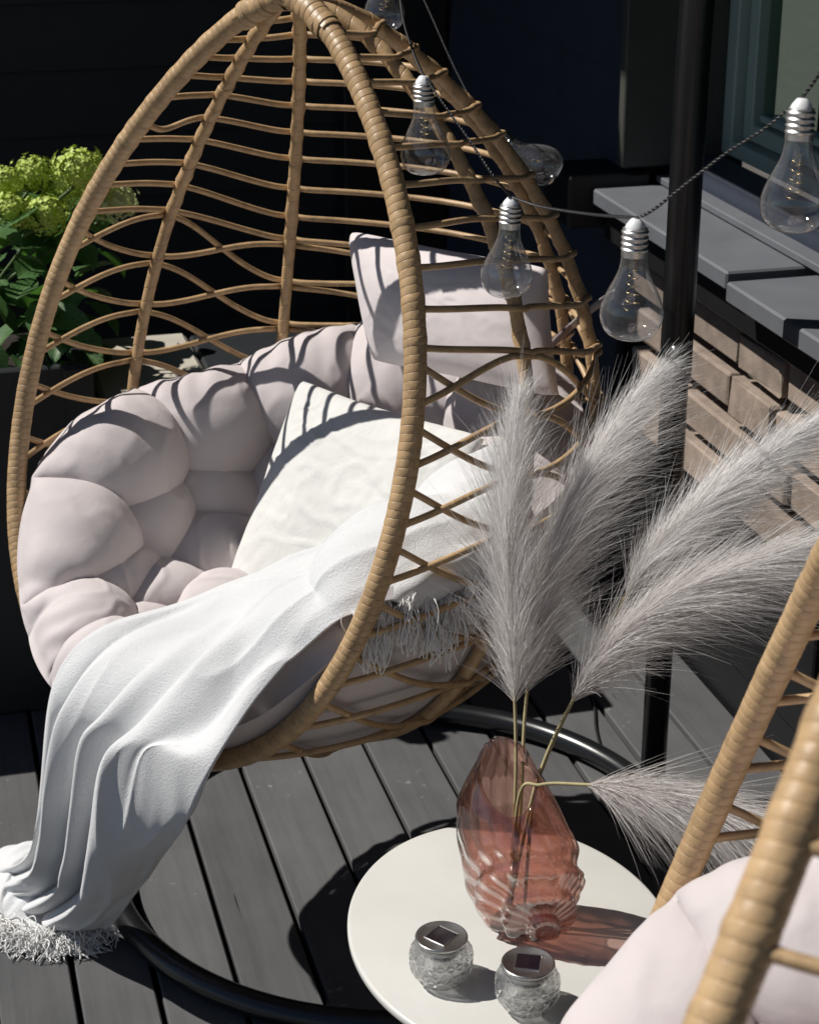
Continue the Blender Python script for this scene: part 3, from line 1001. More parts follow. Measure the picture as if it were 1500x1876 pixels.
def make_cushion_mesh():
    n, m = 600, 176
    psi = np.linspace(-math.pi, math.pi, n, endpoint=False)
    u = np.linspace(0.0, 1.0, m) ** 0.9
    PS, U = np.meshgrid(psi, u, indexing='ij')
    O = cushion_outer(PS.ravel(), U.ravel()).reshape(n, m, 3)
    du = np.gradient(O, axis=1)
    dp = np.roll(O, -1, 0) - np.roll(O, 1, 0)
    Nn = np.cross(dp, du)
    Nn /= np.linalg.norm(Nn, axis=2)[..., None] + 1e-12
    cen = np.array([0, 0.0, 0.85])
    if np.mean(np.einsum('ijk,ijk->ij', Nn, cen - O)) < 0:
        Nn = -Nn
    Nn[:, 0] = (0, 0, 1)
    Nn[:, 1] = (0, 0, 1)
    # let the roll at the edge lean inwards and up
    S = tuft_seeds()
    Of = O.reshape(-1, 3)
    warp = np.stack([nz(Of, 5.0, 3.1), nz(Of, 5.0, 11.7), nz(Of, 5.0, 23.9)], -1) * 0.022
    D = np.linalg.norm((Of + warp)[:, None] - S[None], axis=2)
    D.sort(axis=1)
    f21 = (D[:, 1] - D[:, 0]).reshape(n, m)
    f31 = (D[:, 2] - D[:, 0]).reshape(n, m)
    Rp = 0.122
    puff = np.sqrt(np.clip(1 - (D[:, 0].reshape(n, m) / Rp) ** 2, 0.02, 1))
    crease = np.exp(-f21 / 0.018)
    dimple = np.exp(-(f31 / 0.028) ** 2)           # buttons sit where three puffs meet
    seat = 1 - sstep(U, 0.15, 0.6)
    edge = np.sqrt(np.clip(1 - np.clip((U - 0.84) / 0.16, 0, 1) ** 2, 0, 1))
    front = sstep(np.abs(PS), 1.95, 2.4)
    T = (0.062 + 0.040 * seat - 0.010 * front) + (0.082 - 0.015 * front) * puff - 0.034 * crease - 0.022 * dimple
    w1 = np.exp(-f21 / 0.022)
    rn = 1 - 2 * np.abs(nz(Of + warp * 1.5, 21.0, 9.0)).reshape(n, m)
    rn2 = 1 - 2 * np.abs(nz(Of + warp, 40.0, 29.0)).reshape(n, m)
    w2 = np.exp(-f21 / 0.045)
    wr = (rn - 0.5) * 0.0085 * (0.30 + w2) + (rn2 - 0.5) * 0.0045 * (0.15 + w2) + nz(Of, 60.0, 5.0).reshape(n, m) * 0.0020 * w1
    # gathered pleats running away from each seam
    pl = np.sin(f31.reshape(n, m) * 260 + 6 * nz(Of, 12.0, 31.0).reshape(n, m)) * 0.0018 * np.exp(-f21 / 0.03)
    T = (T + wr + pl) * edge
    up = np.zeros_like(O)
    up[..., 2] = 1
    roll = sstep(U, 0.75, 1.0) * (1 - front)
    I = O + Nn * T[..., None] + up * (0.035 * roll * puff * edge)[..., None]
    pin = (f31 < 0.0085) & (U < 0.93)
    pin |= (U < 0.05) | (U > 0.995)
    rest = 1.13 + 0.08 * nz(Of, 8.0, 41.0).reshape(n, m)
    I = I + Nn * (nz(Of, 55.0, 77.0).reshape(n, m) * 0.0015 * edge)[..., None]
    I = relax_cloth(I[:, ::-1], rest[:, ::-1], pin[:, ::-1], 40, 0.00022, (O[:, ::-1], Nn[:, ::-1], 0.010 * edge[:, ::-1]), True)[:, ::-1]
    # folds pulled towards each button
    dv_ = np.gradient(I, axis=1)
    dp_ = np.roll(I, -1, 0) - np.roll(I, 1, 0)
    n2 = np.cross(dp_, dv_)
    n2 /= np.linalg.norm(n2, axis=2)[..., None] + 1e-12
    if np.mean(np.einsum('ijk,ijk->ij', n2, Nn)) < 0:
        n2 = -n2
    t1 = dv_ / (np.linalg.norm(dv_, axis=2)[..., None] + 1e-12)
    t2 = np.cross(n2, t1)
    pts_ = I[pin & (U > 0.10) & (U < 0.93)]
    btn = []
    for p_ in pts_:
        if all(np.linalg.norm(p_ - b_) > 0.035 for b_ in btn):
            btn.append(p_)
    btn = np.array(btn)
    If = I.reshape(-1, 3)
    dist = np.linalg.norm(If[:, None] - btn[None], axis=2)
    kb = dist.argmin(1)
    vb = If - btn[kb]
    db = dist.min(1)
    ang = np.arctan2(np.einsum('ij,ij->i', vb, t1.reshape(-1, 3)), np.einsum('ij,ij->i', vb, t2.reshape(-1, 3)))
    ph = kb * 1.7
    fold_ = (np.sin(6 * ang + ph) + 0.6 * np.sin(11 * ang + 2.3 * ph) + 0.8 * nz(If, 30, 3.0)) * 0.0058 * np.exp(-(db / 0.040) ** 1.2) * np.clip(db / 0.012, 0, 1)
    # gathers across the outer roll and a few stray creases
    gath = np.sin(PS.ravel() * 58 + 5 * nz(If, 9, 71.0)) * 0.0022 * np.exp(-((U.ravel() - 0.985) / 0.07) ** 2)
    cr = 1 - np.abs(nz(If * np.array([1.0, 1.0, 0.6]), 16.0, 51.0)) * 7
    soft = np.clip(cr, 0, 1) ** 2 * 0.0032 + nz(If, 7.0, 61.0) * 0.005 + gath
    I = I + n2 * ((fold_ + soft).reshape(n, m) * np.clip(edge * 2, 0, 1))[..., None]
    for _ in range(1):
        I[:, 1:-1] = (I[:, :-2] + 2 * I[:, 1:-1] + I[:, 2:]) / 4
        I = (np.roll(I, 1, 0) + 2 * I + np.roll(I, -1, 0)) / 4
    V = np.concatenate([I.reshape(-1, 3), O.reshape(-1, 3)])
    off = n * m
    F = []
    for i in range(n):
        k = (i + 1) % n
        for j in range(m - 1):
            F.append((i * m + j, k * m + j, k * m + j + 1, i * m + j + 1))
            F.append((off + i * m + j, off + i * m + j + 1, off + k * m + j + 1, off + k * m + j))
        F.append((i * m + m - 1, k * m + m - 1, off + k * m + m - 1, off + i * m + m - 1))
    sel = [q for q in F if max(q) < n * m][::37]
    dots = []
    for q in sel:
        v_ = V[list(q)]
        dots.append(np.dot(np.cross(v_[1] - v_[0], v_[2] - v_[0]), Nn.reshape(-1, 3)[q[0]]))
    if np.mean(np.sign(dots)) < 0:
        F = [q[::-1] for q in F]
    return V, F

CV, CF = make_cushion_mesh()
cushion_me = mesh('seat_cushion', CV, CF, M['cushion'])
cushion = link('seat_cushion', cushion_me, None, CH1['loc'], (0, 0, CH1['rot']))
tag(cushion, 'pink-grey tufted bowl cushion under the white throw in the far egg basket', 'cushion', 'tufted egg chair cushions')
FRONT_Y = CV[(CV[:, 2] > 0.42) & (CV[:, 2] < 0.64), 1].min()
cushion_bvh = BVHTree.FromPolygons([Vector(v) for v in c1(CV).tolist()], CF)

def hit_cushion(x, y, lift=0.01, default=None):
    r = Vector(ray(x, y))
    h = cushion_bvh.ray_cast(Vector((0, 0, CAMZ)), r.normalized())
    if h[0] is None:
        return default
    return np.array(h[0]) - np.array(r.normalized()) * lift

# -------- stand of the far chair
def make_stand(name, label, ring_c, pole_xy, hook):
    root = thing(name, label, 'chair stand', (ring_c[0], ring_c[1], 0.0), 0, 'black egg chair stands')
    R, rt = 0.498, 0.0215
    pd = np.array([pole_xy[0] - ring_c[0], pole_xy[1] - ring_c[1]])
    a0 = math.atan2(pd[1], pd[0])
    a = np.linspace(0, 2 * np.pi, 121) + a0
    ring = np.stack([R * np.cos(a), R * np.sin(a), np.full(121, rt + 0.003)], -1)
    obj('base_ring', *tube(ring, rt, 20, False), M['black_metal'], root)
    px_, py_ = pd
    obj('lower_pole', *tube(catmull([(px_, py_, 0.02), (px_, py_, 0.5), (px_, py_, 0.86)], 24), 0.0235, 24), M['black_metal'], root)
    hk = np.array(hook) - np.array([ring_c[0], ring_c[1], 0])
    mid = np.array([px_, py_, 0])
    path = catmull([(px_, py_, 0.815), (px_, py_, 1.3), (px_, py_, 1.72), mid + (hk - mid) * 0.12 * np.array([1, 1, 0]) + (0, 0, 1.93),
                    mid + (hk - mid) * 0.5 * np.array([1, 1, 0]) + (0, 0, 2.06), np.array([hk[0], hk[1], 2.02])], 70)
    up = obj('upper_pole', *tube(path, 0.0275, 24), M['black_metal'], root)
    d = -np.array([ring_c[0] + px_, ring_c[1] + py_, 0])
    d /= np.linalg.norm(d)
    d = (d + np.array([-d[1], d[0], 0]) * -0.1)
    d /= np.linalg.norm(d)
    bp = np.array([px_, py_, 0.877]) + d * 0.0265
    obj('bolt', *tube(np.array([bp, bp + d * 0.002, bp + d * 0.0021, bp + d * 0.006]), [0.0075, 0.0075, 0.0052, 0.0045], 14), M['steel'], up)
    s = np.linspace(0, 1, 60)
    hz = EZT + 0.027 + s * (1.98 - EZT)
    obj('spring_hook', *tube(np.stack([hk[0] + 0.014 * np.cos(s * 60), hk[1] + 0.014 * np.sin(s * 60), hz], -1), 0.0035, 8), M['steel'], root)
    return root

hook1 = (CH1['loc'][0], CH1['loc'][1], 2.0)
stand = make_stand('chair_stand', 'black steel stand with upright pole and round floor ring, far egg basket', (-0.02, 2.87), (0.452, 3.085), hook1)

# -------- the near chair: same basket and cushion, turned to face the table
basket2 = copy_tree(basket)
basket2.location = CH2['loc']
basket2.rotation_euler = (0, 0, CH2['rot'])
tag(basket2, 'blurred near rattan egg basket cut off by the bottom right corner', 'hanging chair', 'rattan egg chairs')
cushion2 = link('seat_cushion', cushion_me, None, (CH2['loc'][0] + 0.005, CH2['loc'][1] + 0.0, 0.060), (0, 0, CH2['rot']))
tag(cushion2, 'smooth sunlit pale cushion of the near egg basket beside the round table', 'cushion', 'tufted egg chair cushions')
bk2 = np.array([-math.sin(CH2['rot']), math.cos(CH2['rot'])])
c2 = np.array(CH2['loc'][:2])
stand2 = make_stand('chair_stand', 'black steel stand of the near egg basket, beyond the right edge', tuple(c2 + bk2 * 0.10), tuple(c2 + bk2 * 0.60), (*c2, 2.0))

# ------------------------------------------------------------------ side table and what stands on it
TZ = 0.45
tb = thing('side_table', 'low oval side table with thin white top between the two egg chairs', 'table', (0.127, 2.005, 0.0), math.radians(-78.3))
a = np.linspace(0, 2 * np.pi, 160, endpoint=False)
prof = [(1.0 - 0.006 / 0.25, 0.0), (1.0 - 0.002 / 0.25, 0.001), (1.0, 0.003), (1.0, 0.009), (1.0 - 0.0015 / 0.25, 0.0112), (1.0 - 0.005 / 0.25, 0.012)]
V = []
for s, h in prof:
    V += [(0.2547 * s * math.cos(t), 0.2030 * s * math.sin(t), TZ - 0.012 + h) for t in a]
n = len(a)
F = [(i * n + j, i * n + (j + 1) % n, (i + 1) * n + (j + 1) % n, (i + 1) * n + j) for i in range(len(prof) - 1) for j in range(n)]
F += [tuple(range(n))[::-1], tuple((len(prof) - 1) * n + j for j in range(n))]
me = mesh('table_top', V, F, M['table'], True)
link('table_top', me, tb)
obj('column', *tube([(0, 0, 0.012), (0, 0, 0.2), (0, 0, TZ - 0.013)], 0.018, 20), M['table'], tb)
V, F = lathe([(0.0005, 0.0125), (0.12, 0.0125), (0.128, 0.010), (0.13, 0.004), (0.129, 0.0)], 60)
obj('foot_plate', V, F, M['table'], tb)

# vase -----------------------------------------------------------------------------------
vx, vy = 0.131, 2.016
d1 = np.array([0.81, -0.59])
d2 = np.array([0.59, 0.81])
nh, nt_ = 170, 320
h = np.linspace(0, 1, nh)
th = np.linspace(0, 2 * np.pi, nt_, endpoint=False)
Hh, Tt = np.meshgrid(h, th, indexing='ij')

def vase_surface(inset):
    k = [0, 0.05, 0.18, 0.38, 0.58, 0.74, 0.87, 0.95, 1]
    A = np.interp(Hh, k, np.array([0.042, 0.054, 0.070, 0.0805, 0.081, 0.073, 0.057, 0.045, 0.040]))
    B = np.interp(Hh, k, np.array([0.029, 0.037, 0.046, 0.051, 0.052, 0.050, 0.044, 0.036, 0.031]))
    for _ in range(6):
        A[1:-1] = (A[:-2] + 2 * A[1:-1] + A[2:]) / 4
        B[1:-1] = (B[:-2] + 2 * B[1:-1] + B[2:]) / 4
    df = (Tt + 0.62 + np.pi) % (2 * np.pi) - np.pi            # angle from the scaled front ridge
    qx, qy = df * 0.62, (Hh - 0.10) * 1.55                     # the shell grows out of a point low on the front
    rho = np.sqrt(qx ** 2 + qy ** 2)
    phi = np.arctan2(qx, qy)
    s = 3.3 * rho ** 0.9 + 0.10 * np.sin(2 * phi)
    saw = s - np.floor(s)
    step_ = sstep(saw, 0.0, 0.75) * (1 - sstep(saw, 0.78, 1.0))
    mask = (1 - sstep(rho, 0.95, 1.25)) * sstep(Hh, 0.0, 0.07)
    fl = 0.7 * np.sin(phi * 26 + 0.6 * np.sin(rho * 4)) + 0.3 * np.sin(phi * 13 + 1)
    fade_ = sstep(Hh, 0.03, 0.14) * (1 - 0.8 * sstep(Hh, 0.88, 1.0)) * (1 - sstep(np.abs(df), 2.3, 2.9))
    fl2 = 0.7 * np.sin(Tt * 22 + 1.0 * Hh)
    fine = 0.0017 * (fl * (1 - sstep(np.abs(df), 2.1, 2.7)) * fade_ * (0.45 + 0.55 * sstep(rho, 0.25, 0.9)) + fl2 * sstep(np.abs(df), 2.3, 2.9) * sstep(Hh, 0.03, 0.14))
    D = 0.0090 * step_ * mask + fine - inset
    x = (A + D) * np.cos(Tt) + 0.012 * (1 - Hh) ** 1.5
    y = (B + D) * np.sin(Tt)
    wx = x * d1[0] + y * d2[0]
    wy = x * d1[1] + y * d2[1]
    ny = (d1[1] * np.cos(Tt) + d2[1] * np.sin(Tt))
    z = 0.212 * Hh ** 0.96 + 0.036 * Hh ** 2.2 * ny + 0.002 + inset * (1 - 1.6 * Hh)
    wx = wx - 0.012 * Hh ** 2
    return np.stack([wx, wy, z], -1)

Vo = vase_surface(0.0)
Vi = vase_surface(0.005)
V = np.concatenate([Vo.reshape(-1, 3), Vi.reshape(-1, 3)])
o2 = nh * nt_
F = []
for i in range(nh - 1):
    for j in range(nt_):
        k = (j + 1) % nt_
        F.append((i * nt_ + j, i * nt_ + k, (i + 1) * nt_ + k, (i + 1) * nt_ + j))
        F.append((o2 + i * nt_ + j, o2 + (i + 1) * nt_ + j, o2 + (i + 1) * nt_ + k, o2 + i * nt_ + k))
for j in range(nt_):
    k = (j + 1) % nt_
    F.append(((nh - 1) * nt_ + j, (nh - 1) * nt_ + k, o2 + (nh - 1) * nt_ + k, o2 + (nh - 1) * nt_ + j))
F.append(tuple(range(nt_))[::-1])
F.append(tuple(o2 + j for j in range(nt_)))
vase = obj('vase', V, F, M['rose_glass'], None, True, (vx, vy, TZ))
tag(vase, 'rose pink fluted shell-shaped glass vase holding pampas grass on white table', 'vase')

# solar jars -----------------------------------------------------------------------------
def jar_glass():
    n = 20
    prof = [(0.017, 0.0), (0.0255, 0.0035), (0.0322, 0.011), (0.0364, 0.020), (0.0380, 0.030), (0.0372, 0.040), (0.0345, 0.049), (0.0312, 0.0555), (0.0292, 0.0590)]
    V, F = [], []
    for i, (r, z) in enumerate(prof):
        for j in range(n):
            t = 2 * math.pi * (j + 0.5 * (i % 2)) / n
            rr = r * (1 + (0.030 if (i % 2) else -0.020) * (0 < i < 7))
            V.append((rr * math.cos(t), rr * math.sin(t), z))
    for i in range(len(prof) - 1):
        for j in range(n):
            k = (j + 1) % n
            a_, b_, c_, d_ = i * n + j, i * n + k, (i + 1) * n + k, (i + 1) * n + j
            if i % 2 == 0:
                F += [(a_, b_, d_), (b_, c_, d_)]
            else:
                F += [(a_, b_, c_), (a_, c_, d_)]
    # points of the diamonds pushed out between the rings
    W = list(V)
    G = []
    for f in F:
        p = np.mean([V[q] for q in f], 0)
        rad = math.hypot(p[0], p[1])
        p = p * np.array([1 + 0.0016 / rad, 1 + 0.0016 / rad, 1])
        W.append(tuple(p))
        m = len(W) - 1
        G += [(f[0], f[1], m), (f[1], f[2], m), (f[2], f[0], m)]
    G.append(tuple(range(n))[::-1])
    # inner wall
    inner, fi = lathe([(0.0005, 0.006), (0.016, 0.006), (0.027, 0.012), (0.032, 0.024), (0.0325, 0.034), (0.0305, 0.046), (0.0268, 0.056), (0.0265, 0.0590)], 20)
    o = len(W)
    W += [tuple(p) for p in inner]
    G += [tuple(o + q for q in f[::-1]) for f in fi]
    top_o = (len(prof) - 1) * n
    top_i = o + 7 * 20
    for j in range(n):
        k = (j + 1) % n
        G.append((top_o + j, top_o + k, top_i + k, top_i + j))
    return W, G

def make_jar(label, loc, rz):
    j = thing('solar_jar', label, 'solar light', loc, rz, 'cut glass solar jar lights')
    W, G = jar_glass()
    obj('glass_bowl', W, G, M['clear_glass'], j, False)
    V, F = lathe([(0.0265, 0.050), (0.0272, 0.0592), (0.0302, 0.0592), (0.0314, 0.0600), (0.0316, 0.0622), (0.0310, 0.0634), (0.0296, 0.0638), (0.0286, 0.0632), (0.0005, 0.0632)], 56)
    lid = obj('lid', V, F, M['steel'], j)
    pz = 0.0633
    q = 0.0140
    obj('solar_panel', *bevel_box(-q, q, -q, q, pz, pz + 0.0006, 0.0002), M['panel'], lid, False)
    fr = [bevel_box(-q - 0.0012, q + 0.0012, -q - 0.0012, -q - 0.0001, pz, pz + 0.0009, 0.0002), bevel_box(-q - 0.0012, q + 0.0012, q + 0.0001, q + 0.0012, pz, pz + 0.0009, 0.0002),
          bevel_box(-q - 0.0012, -q - 0.0001, -q, q, pz, pz + 0.0009, 0.0002), bevel_box(q + 0.0001, q + 0.0012, -q, q, pz, pz + 0.0009, 0.0002)]
    obj('panel_edge', *merge(fr), M['steel'], lid, False)
    V, F = lathe([(0.0005, 0.040), (0.020, 0.040), (0.022, 0.043), (0.022, 0.0585)], 40)
    obj('battery_case', V, F, M['panel'], j)
    return j

make_jar('cut glass solar jar light further from the vase, on the table left part', (0.038, 1.9005, TZ + 0.0005), math.radians(52))
make_jar('cut glass solar jar light nearest the white cushion, below the vase', (0.138, 1.8485, TZ + 0.0005), math.radians(80))

# ------------------------------------------------------------------ pampas grass
def make_plume(name, label, pts, f0, n, Lmax, spread, droop, tone, stalk_r=0.0024, seed=1, side=None):
    r = np.random.default_rng(seed)
    P = np.array([at_d(*p) for p in pts])
    L0 = arclen(catmull(P, 240))
    foot = np.array([vx, vy, TZ + 0.012]) + np.array([0.012 * math.cos(seed * 2.1), 0.010 * math.sin(seed * 2.1), 0.0])
    P = np.vstack([foot, P])                      # every stalk stands on the floor of the vase
    C = catmull(P, 240)
    L1 = arclen(C)
    f0 = (f0 * L0 + (L1 - L0)) / L1
    root = thing(name, label, 'pampas grass', tuple(C[0]), 0, 'pampas stems in the rose vase')
    C = C - C[0]
    Lc = arclen(C)
    k0 = int(f0 * 239)
    rad = np.interp(np.linspace(0, 1, 240), [0, f0, 1], [stalk_r, stalk_r * 0.9, 0.0005])
    obj('stalk', *tube(C, rad, 7), M['stalk'], root)
    T, Nn, B = frames(C)
    q = r.beta(1.05, 1.15, n)
    idx = np.clip((k0 + q * (239 - k0)).astype(int), 0, 239)
    ang = r.uniform(0, 2 * np.pi, n)
    radial = np.cos(ang)[:, None] * Nn[idx] + np.sin(ang)[:, None] * B[idx]
    alpha = spread * (0.45 + 0.75 * r.random(n)) * (1 - 0.35 * q)
    d = np.cos(alpha)[:, None] * T[idx] + np.sin(alpha)[:, None] * radial
    if side is not None:
        d = d + np.asarray(side)[None] * (0.10 + 0.25 * r.random(n))[:, None]
        d /= np.linalg.norm(d, axis=1)[:, None]
    Ls = Lmax * (0.30 + 0.70 * np.sin(np.pi * np.clip(0.14 + q * 0.78, 0, 1))) * (0.40 + 0.6 * r.random(n)) * (1 - 0.35 * q)
    Ls *= np.where(r.random(n) < 0.03, 1.3, 1.0)
    clump = np.sin(idx * 0.55 + ang * 2.0)
    drv = np.asarray(droop, float)
    m = 6
    s = np.linspace(0, 1, m)
    bend = (0.25 + 0.95 * r.random(n))
    curl = r.normal(0, 0.17, (n, 3))
    tipd = T[np.minimum(idx + 20, 239)]
    pts3 = C[idx][:, None] + Ls[:, None, None] * (s[None, :, None] * d[:, None] + (s ** 2)[None, :, None] * (bend[:, None, None] * drv[None, None] + 0.22 * tipd[:, None] + curl[:, None] + 0.10 * clump[:, None, None] * radial[:, None]))
    w0 = 0.00032 * (0.7 + 0.6 * r.random(n))
    tang = pts3[:, -1] - pts3[:, 0]
    rv_ = np.cross(tang, r.normal(size=(n, 3)))
    rv_ /= np.linalg.norm(rv_, axis=1)[:, None] + 1e-9
    wprof = np.array([1.0, 1.0, 0.9, 0.75, 0.5, 0.2])
    off = rv_[:, None] * (w0[:, None] * wprof[None])[..., None]
    V = np.stack([pts3 - off, pts3 + off], 2).reshape(-1, 3)
    base = (np.arange(n) * m * 2)[:, None]
    j = np.arange(m - 1)[None] * 2
    F = np.stack([base + j, base + j + 1, base + j + 3, base + j + 2], -1).reshape(-1, 4)
    me = bpy.data.meshes.new('plume')
    me.vertices.add(len(V))
    me.vertices.foreach_set('co', V.ravel())
    nf = len(F)
    me.loops.add(nf * 4)
    me.loops.foreach_set('vertex_index', F.ravel().astype(np.int32))
    me.polygons.add(nf)
    me.polygons.foreach_set('loop_start', np.arange(nf, dtype=np.int32) * 4)
    me.update(calc_edges=True)
    at = me.attributes.new('tone', 'FLOAT', 'POINT')
    tn = np.clip(tone + 0.14 + r.normal(0, 0.18, n) + 0.25 * (q - 0.5), 0, 1)
    at.data.foreach_set('value', np.repeat(tn, m * 2).astype(np.float32))
    me.materials.append(M['plume'])
    o = link('plume', me, root)
    o['kind'] = 'stuff'
    return root

right = np.array([1, 0, 0.0])
make_plume('pampas_stem', 'upright pampas plume in front of the basket rim, leftmost in the vase',
           [(943, 1470, 2.335), (944, 1330, 2.325), (937, 1150, 2.31), (930, 990, 2.30), (936, 850, 2.30), (950, 725, 2.30)], 0.25, 3700, 0.155, 0.62, (0.06, 0, -0.26), 0.60, seed=1)
make_plume('pampas_stem', 'tall pampas plume leaning right, its tip crossing the black pole',
           [(953, 1480, 2.345), (962, 1300, 2.34), (985, 1130, 2.34), (1028, 960, 2.34), (1095, 830, 2.35), (1150, 745, 2.36), (1200, 680, 2.37)], 0.25, 4300, 0.160, 0.62, (0.30, -0.02, -0.28), 0.60, seed=2, side=(0.40, 0, -0.05))
make_plume('pampas_stem', 'silvery pampas plume reaching the upper right in front of the stone wall',
           [(975, 1480, 2.33), (1000, 1390, 2.33), (1060, 1260, 2.325), (1130, 1120, 2.32), (1200, 1010, 2.315), (1310, 905, 2.31), (1410, 830, 2.31), (1490, 775, 2.31)], 0.48, 4300, 0.145, 0.58, (0.10, 0, -0.32), 0.75, seed=3)
make_plume('pampas_stem', 'broad drooping pampas plume sweeping right below the silvery one',
           [(970, 1480, 2.325), (996, 1395, 2.325), (1040, 1300, 2.315), (1110, 1190, 2.295), (1220, 1100, 2.27), (1360, 1035, 2.25), (1520, 985, 2.235)], 0.27, 5200, 0.170, 0.56, (0.20, 0, -0.42), 0.52, seed=4, side=(0.35, 0, -0.16))
make_plume('pampas_stem', 'lowest pampas plume lying sideways behind the near basket rim',
           [(950, 1462, 2.315), (990, 1438, 2.295), (1058, 1437, 2.28), (1170, 1447, 2.25), (1300, 1480, 2.22), (1430, 1530, 2.19), (1520, 1575, 2.17)], 0.24, 6000, 0.165, 0.55, (0.0, 0, -0.50), 0.48, seed=5, side=(0.0, 0, -0.36))

# ------------------------------------------------------------------ string lights
def make_bulb(label, top, tilt=(0, 0), rz=0.0):
    b = thing('light_bulb', label, 'light bulb', tuple(top), 0, 'bulbs of the string light')
    b.rotation_euler = (tilt[0], tilt[1], rz)
    gp = [(0.0135, -0.034), (0.0142, -0.042), (0.0160, -0.052), (0.0205, -0.063), (0.0262, -0.074), (0.0310, -0.085), (0.0335, -0.095), (0.0338, -0.103), (0.0322, -0.111), (0.0280, -0.119), (0.0215, -0.1245), (0.013, -0.1275), (0.0004, -0.1285)]
    gp = catmull(np.array(gp), 40)
    obj('glass_globe', *lathe(gp[::-1], 40), M['bulb_glass'], b)
    z = np.linspace(-0.006, -0.037, 60)
    rad = 0.0138 + 0.0009 * np.sin((z + 0.006) / 0.0062 * 2 * np.pi) * ((z > -0.031) & (z < -0.007))
    rad[:3] = [0.0105, 0.0125, 0.0134]
    V, F = lathe(np.c_[rad, z][::-1], 32)
    obj('screw_cap', V, F, M['nickel'], b)
    V, F = lathe([(0.0110, -0.0062), (0.0098, -0.003), (0.0075, 0.000), (0.005, 0.003), (0.0025, 0.0035), (0.0003, 0.0036)], 24)
    obj('cap_top', V, F, M['white_plastic'], b)
    s = np.linspace(0, 1, 160)
    hx = np.stack([0.0075 * (0.6 + 0.5 * s) * np.cos(s * 2 * np.pi * 5.5), 0.0075 * (0.6 + 0.5 * s) * np.sin(s * 2 * np.pi * 5.5), -0.045 - 0.050 * s], -1)
    obj('filament', *tube(hx, 0.00035, 6), M['brass'], b)
    return b

BULBS = [
    ('small clear bulb cut off by the top edge, above the basket', (705, -90, 3.10), (0.03, 0.02)),
    ('clear bulb hanging in front of the basket rim, highest whole one', (775, 143, 2.52), (0.02, -0.03)),
    ('clear bulb tipped sideways against the outside of the basket', (903, 246, 3.18), (0.25, -1.05)),
    ('clear bulb hanging in front of the pale lumbar pillow', (936, 366, 2.45), (0.02, 0.04)),
    ('clear bulb hanging just left of the black pole', (1164, 406, 2.00), (0.0, 0.0)),
    ('large clear bulb nearest the camera at the right edge', (1468, 186, 1.86), (0.0, 0.05)),
]
tops = []
for lab, p, tl in BULBS:
    P = at_d(*p)
    tops.append(P)
    make_bulb(lab, P, tl, random.uniform(0, 6))
cb = thing('light_cable', 'twisted smoky cable stringing the clear bulbs from top centre to right', 'cable', tuple(tops[1]))

def twisted(C, r=0.0010, turn=0.011):
    n = int(arclen(C) / 0.0022)
    C = resample(C, n)
    T, Nn, B = frames(C)
    s = np.linspace(0, arclen(C), n) / turn * 2 * np.pi
    out = []
    for ph in (0, np.pi):
        D = C + 0.00105 * (np.cos(s + ph)[:, None] * Nn + np.sin(s + ph)[:, None] * B)
        out.append(tube(D, r, 6))
    return merge(out)

def seg(pts, name='cable_run'):
    C = catmull([np.asarray(p) - tops[1] for p in pts], 60)
    obj(name, *twisted(C), M['cable'], cb)

up4 = np.array([0, 0, 0.004])
seg([at_d(728, -60, 2.95), at_d(738, 30, 2.78), at_d(757, 95, 2.62), tops[1] + up4])
seg([tops[1] + up4, at_d(812, 190, 2.49), at_d(865, 265, 2.46), at_d(905, 325, 2.44), tops[3] + up4])
seg([tops[3] + up4, at_d(990, 378, 2.38), at_d(1080, 392, 2.20), tops[4] + up4])
seg([tops[4] + up4, at_d(1195, 385, 1.98), at_d(1262, 332, 1.95), at_d(1330, 280, 1.92), at_d(1400, 235, 1.89), tops[5] + up4])
seg([tops[5] + up4, at_d(1490, 150, 1.85), at_d(1530, 90, 1.82)])
seg([at_d(745, -70, 3.36), at_d(790, 30, 3.3), at_d(830, 120, 3.26), at_d(872, 200, 3.22), tops[2]])
seg([at_d(705, -93, 3.10), at_d(716, -110, 3.02), at_d(728, -60, 2.95)])

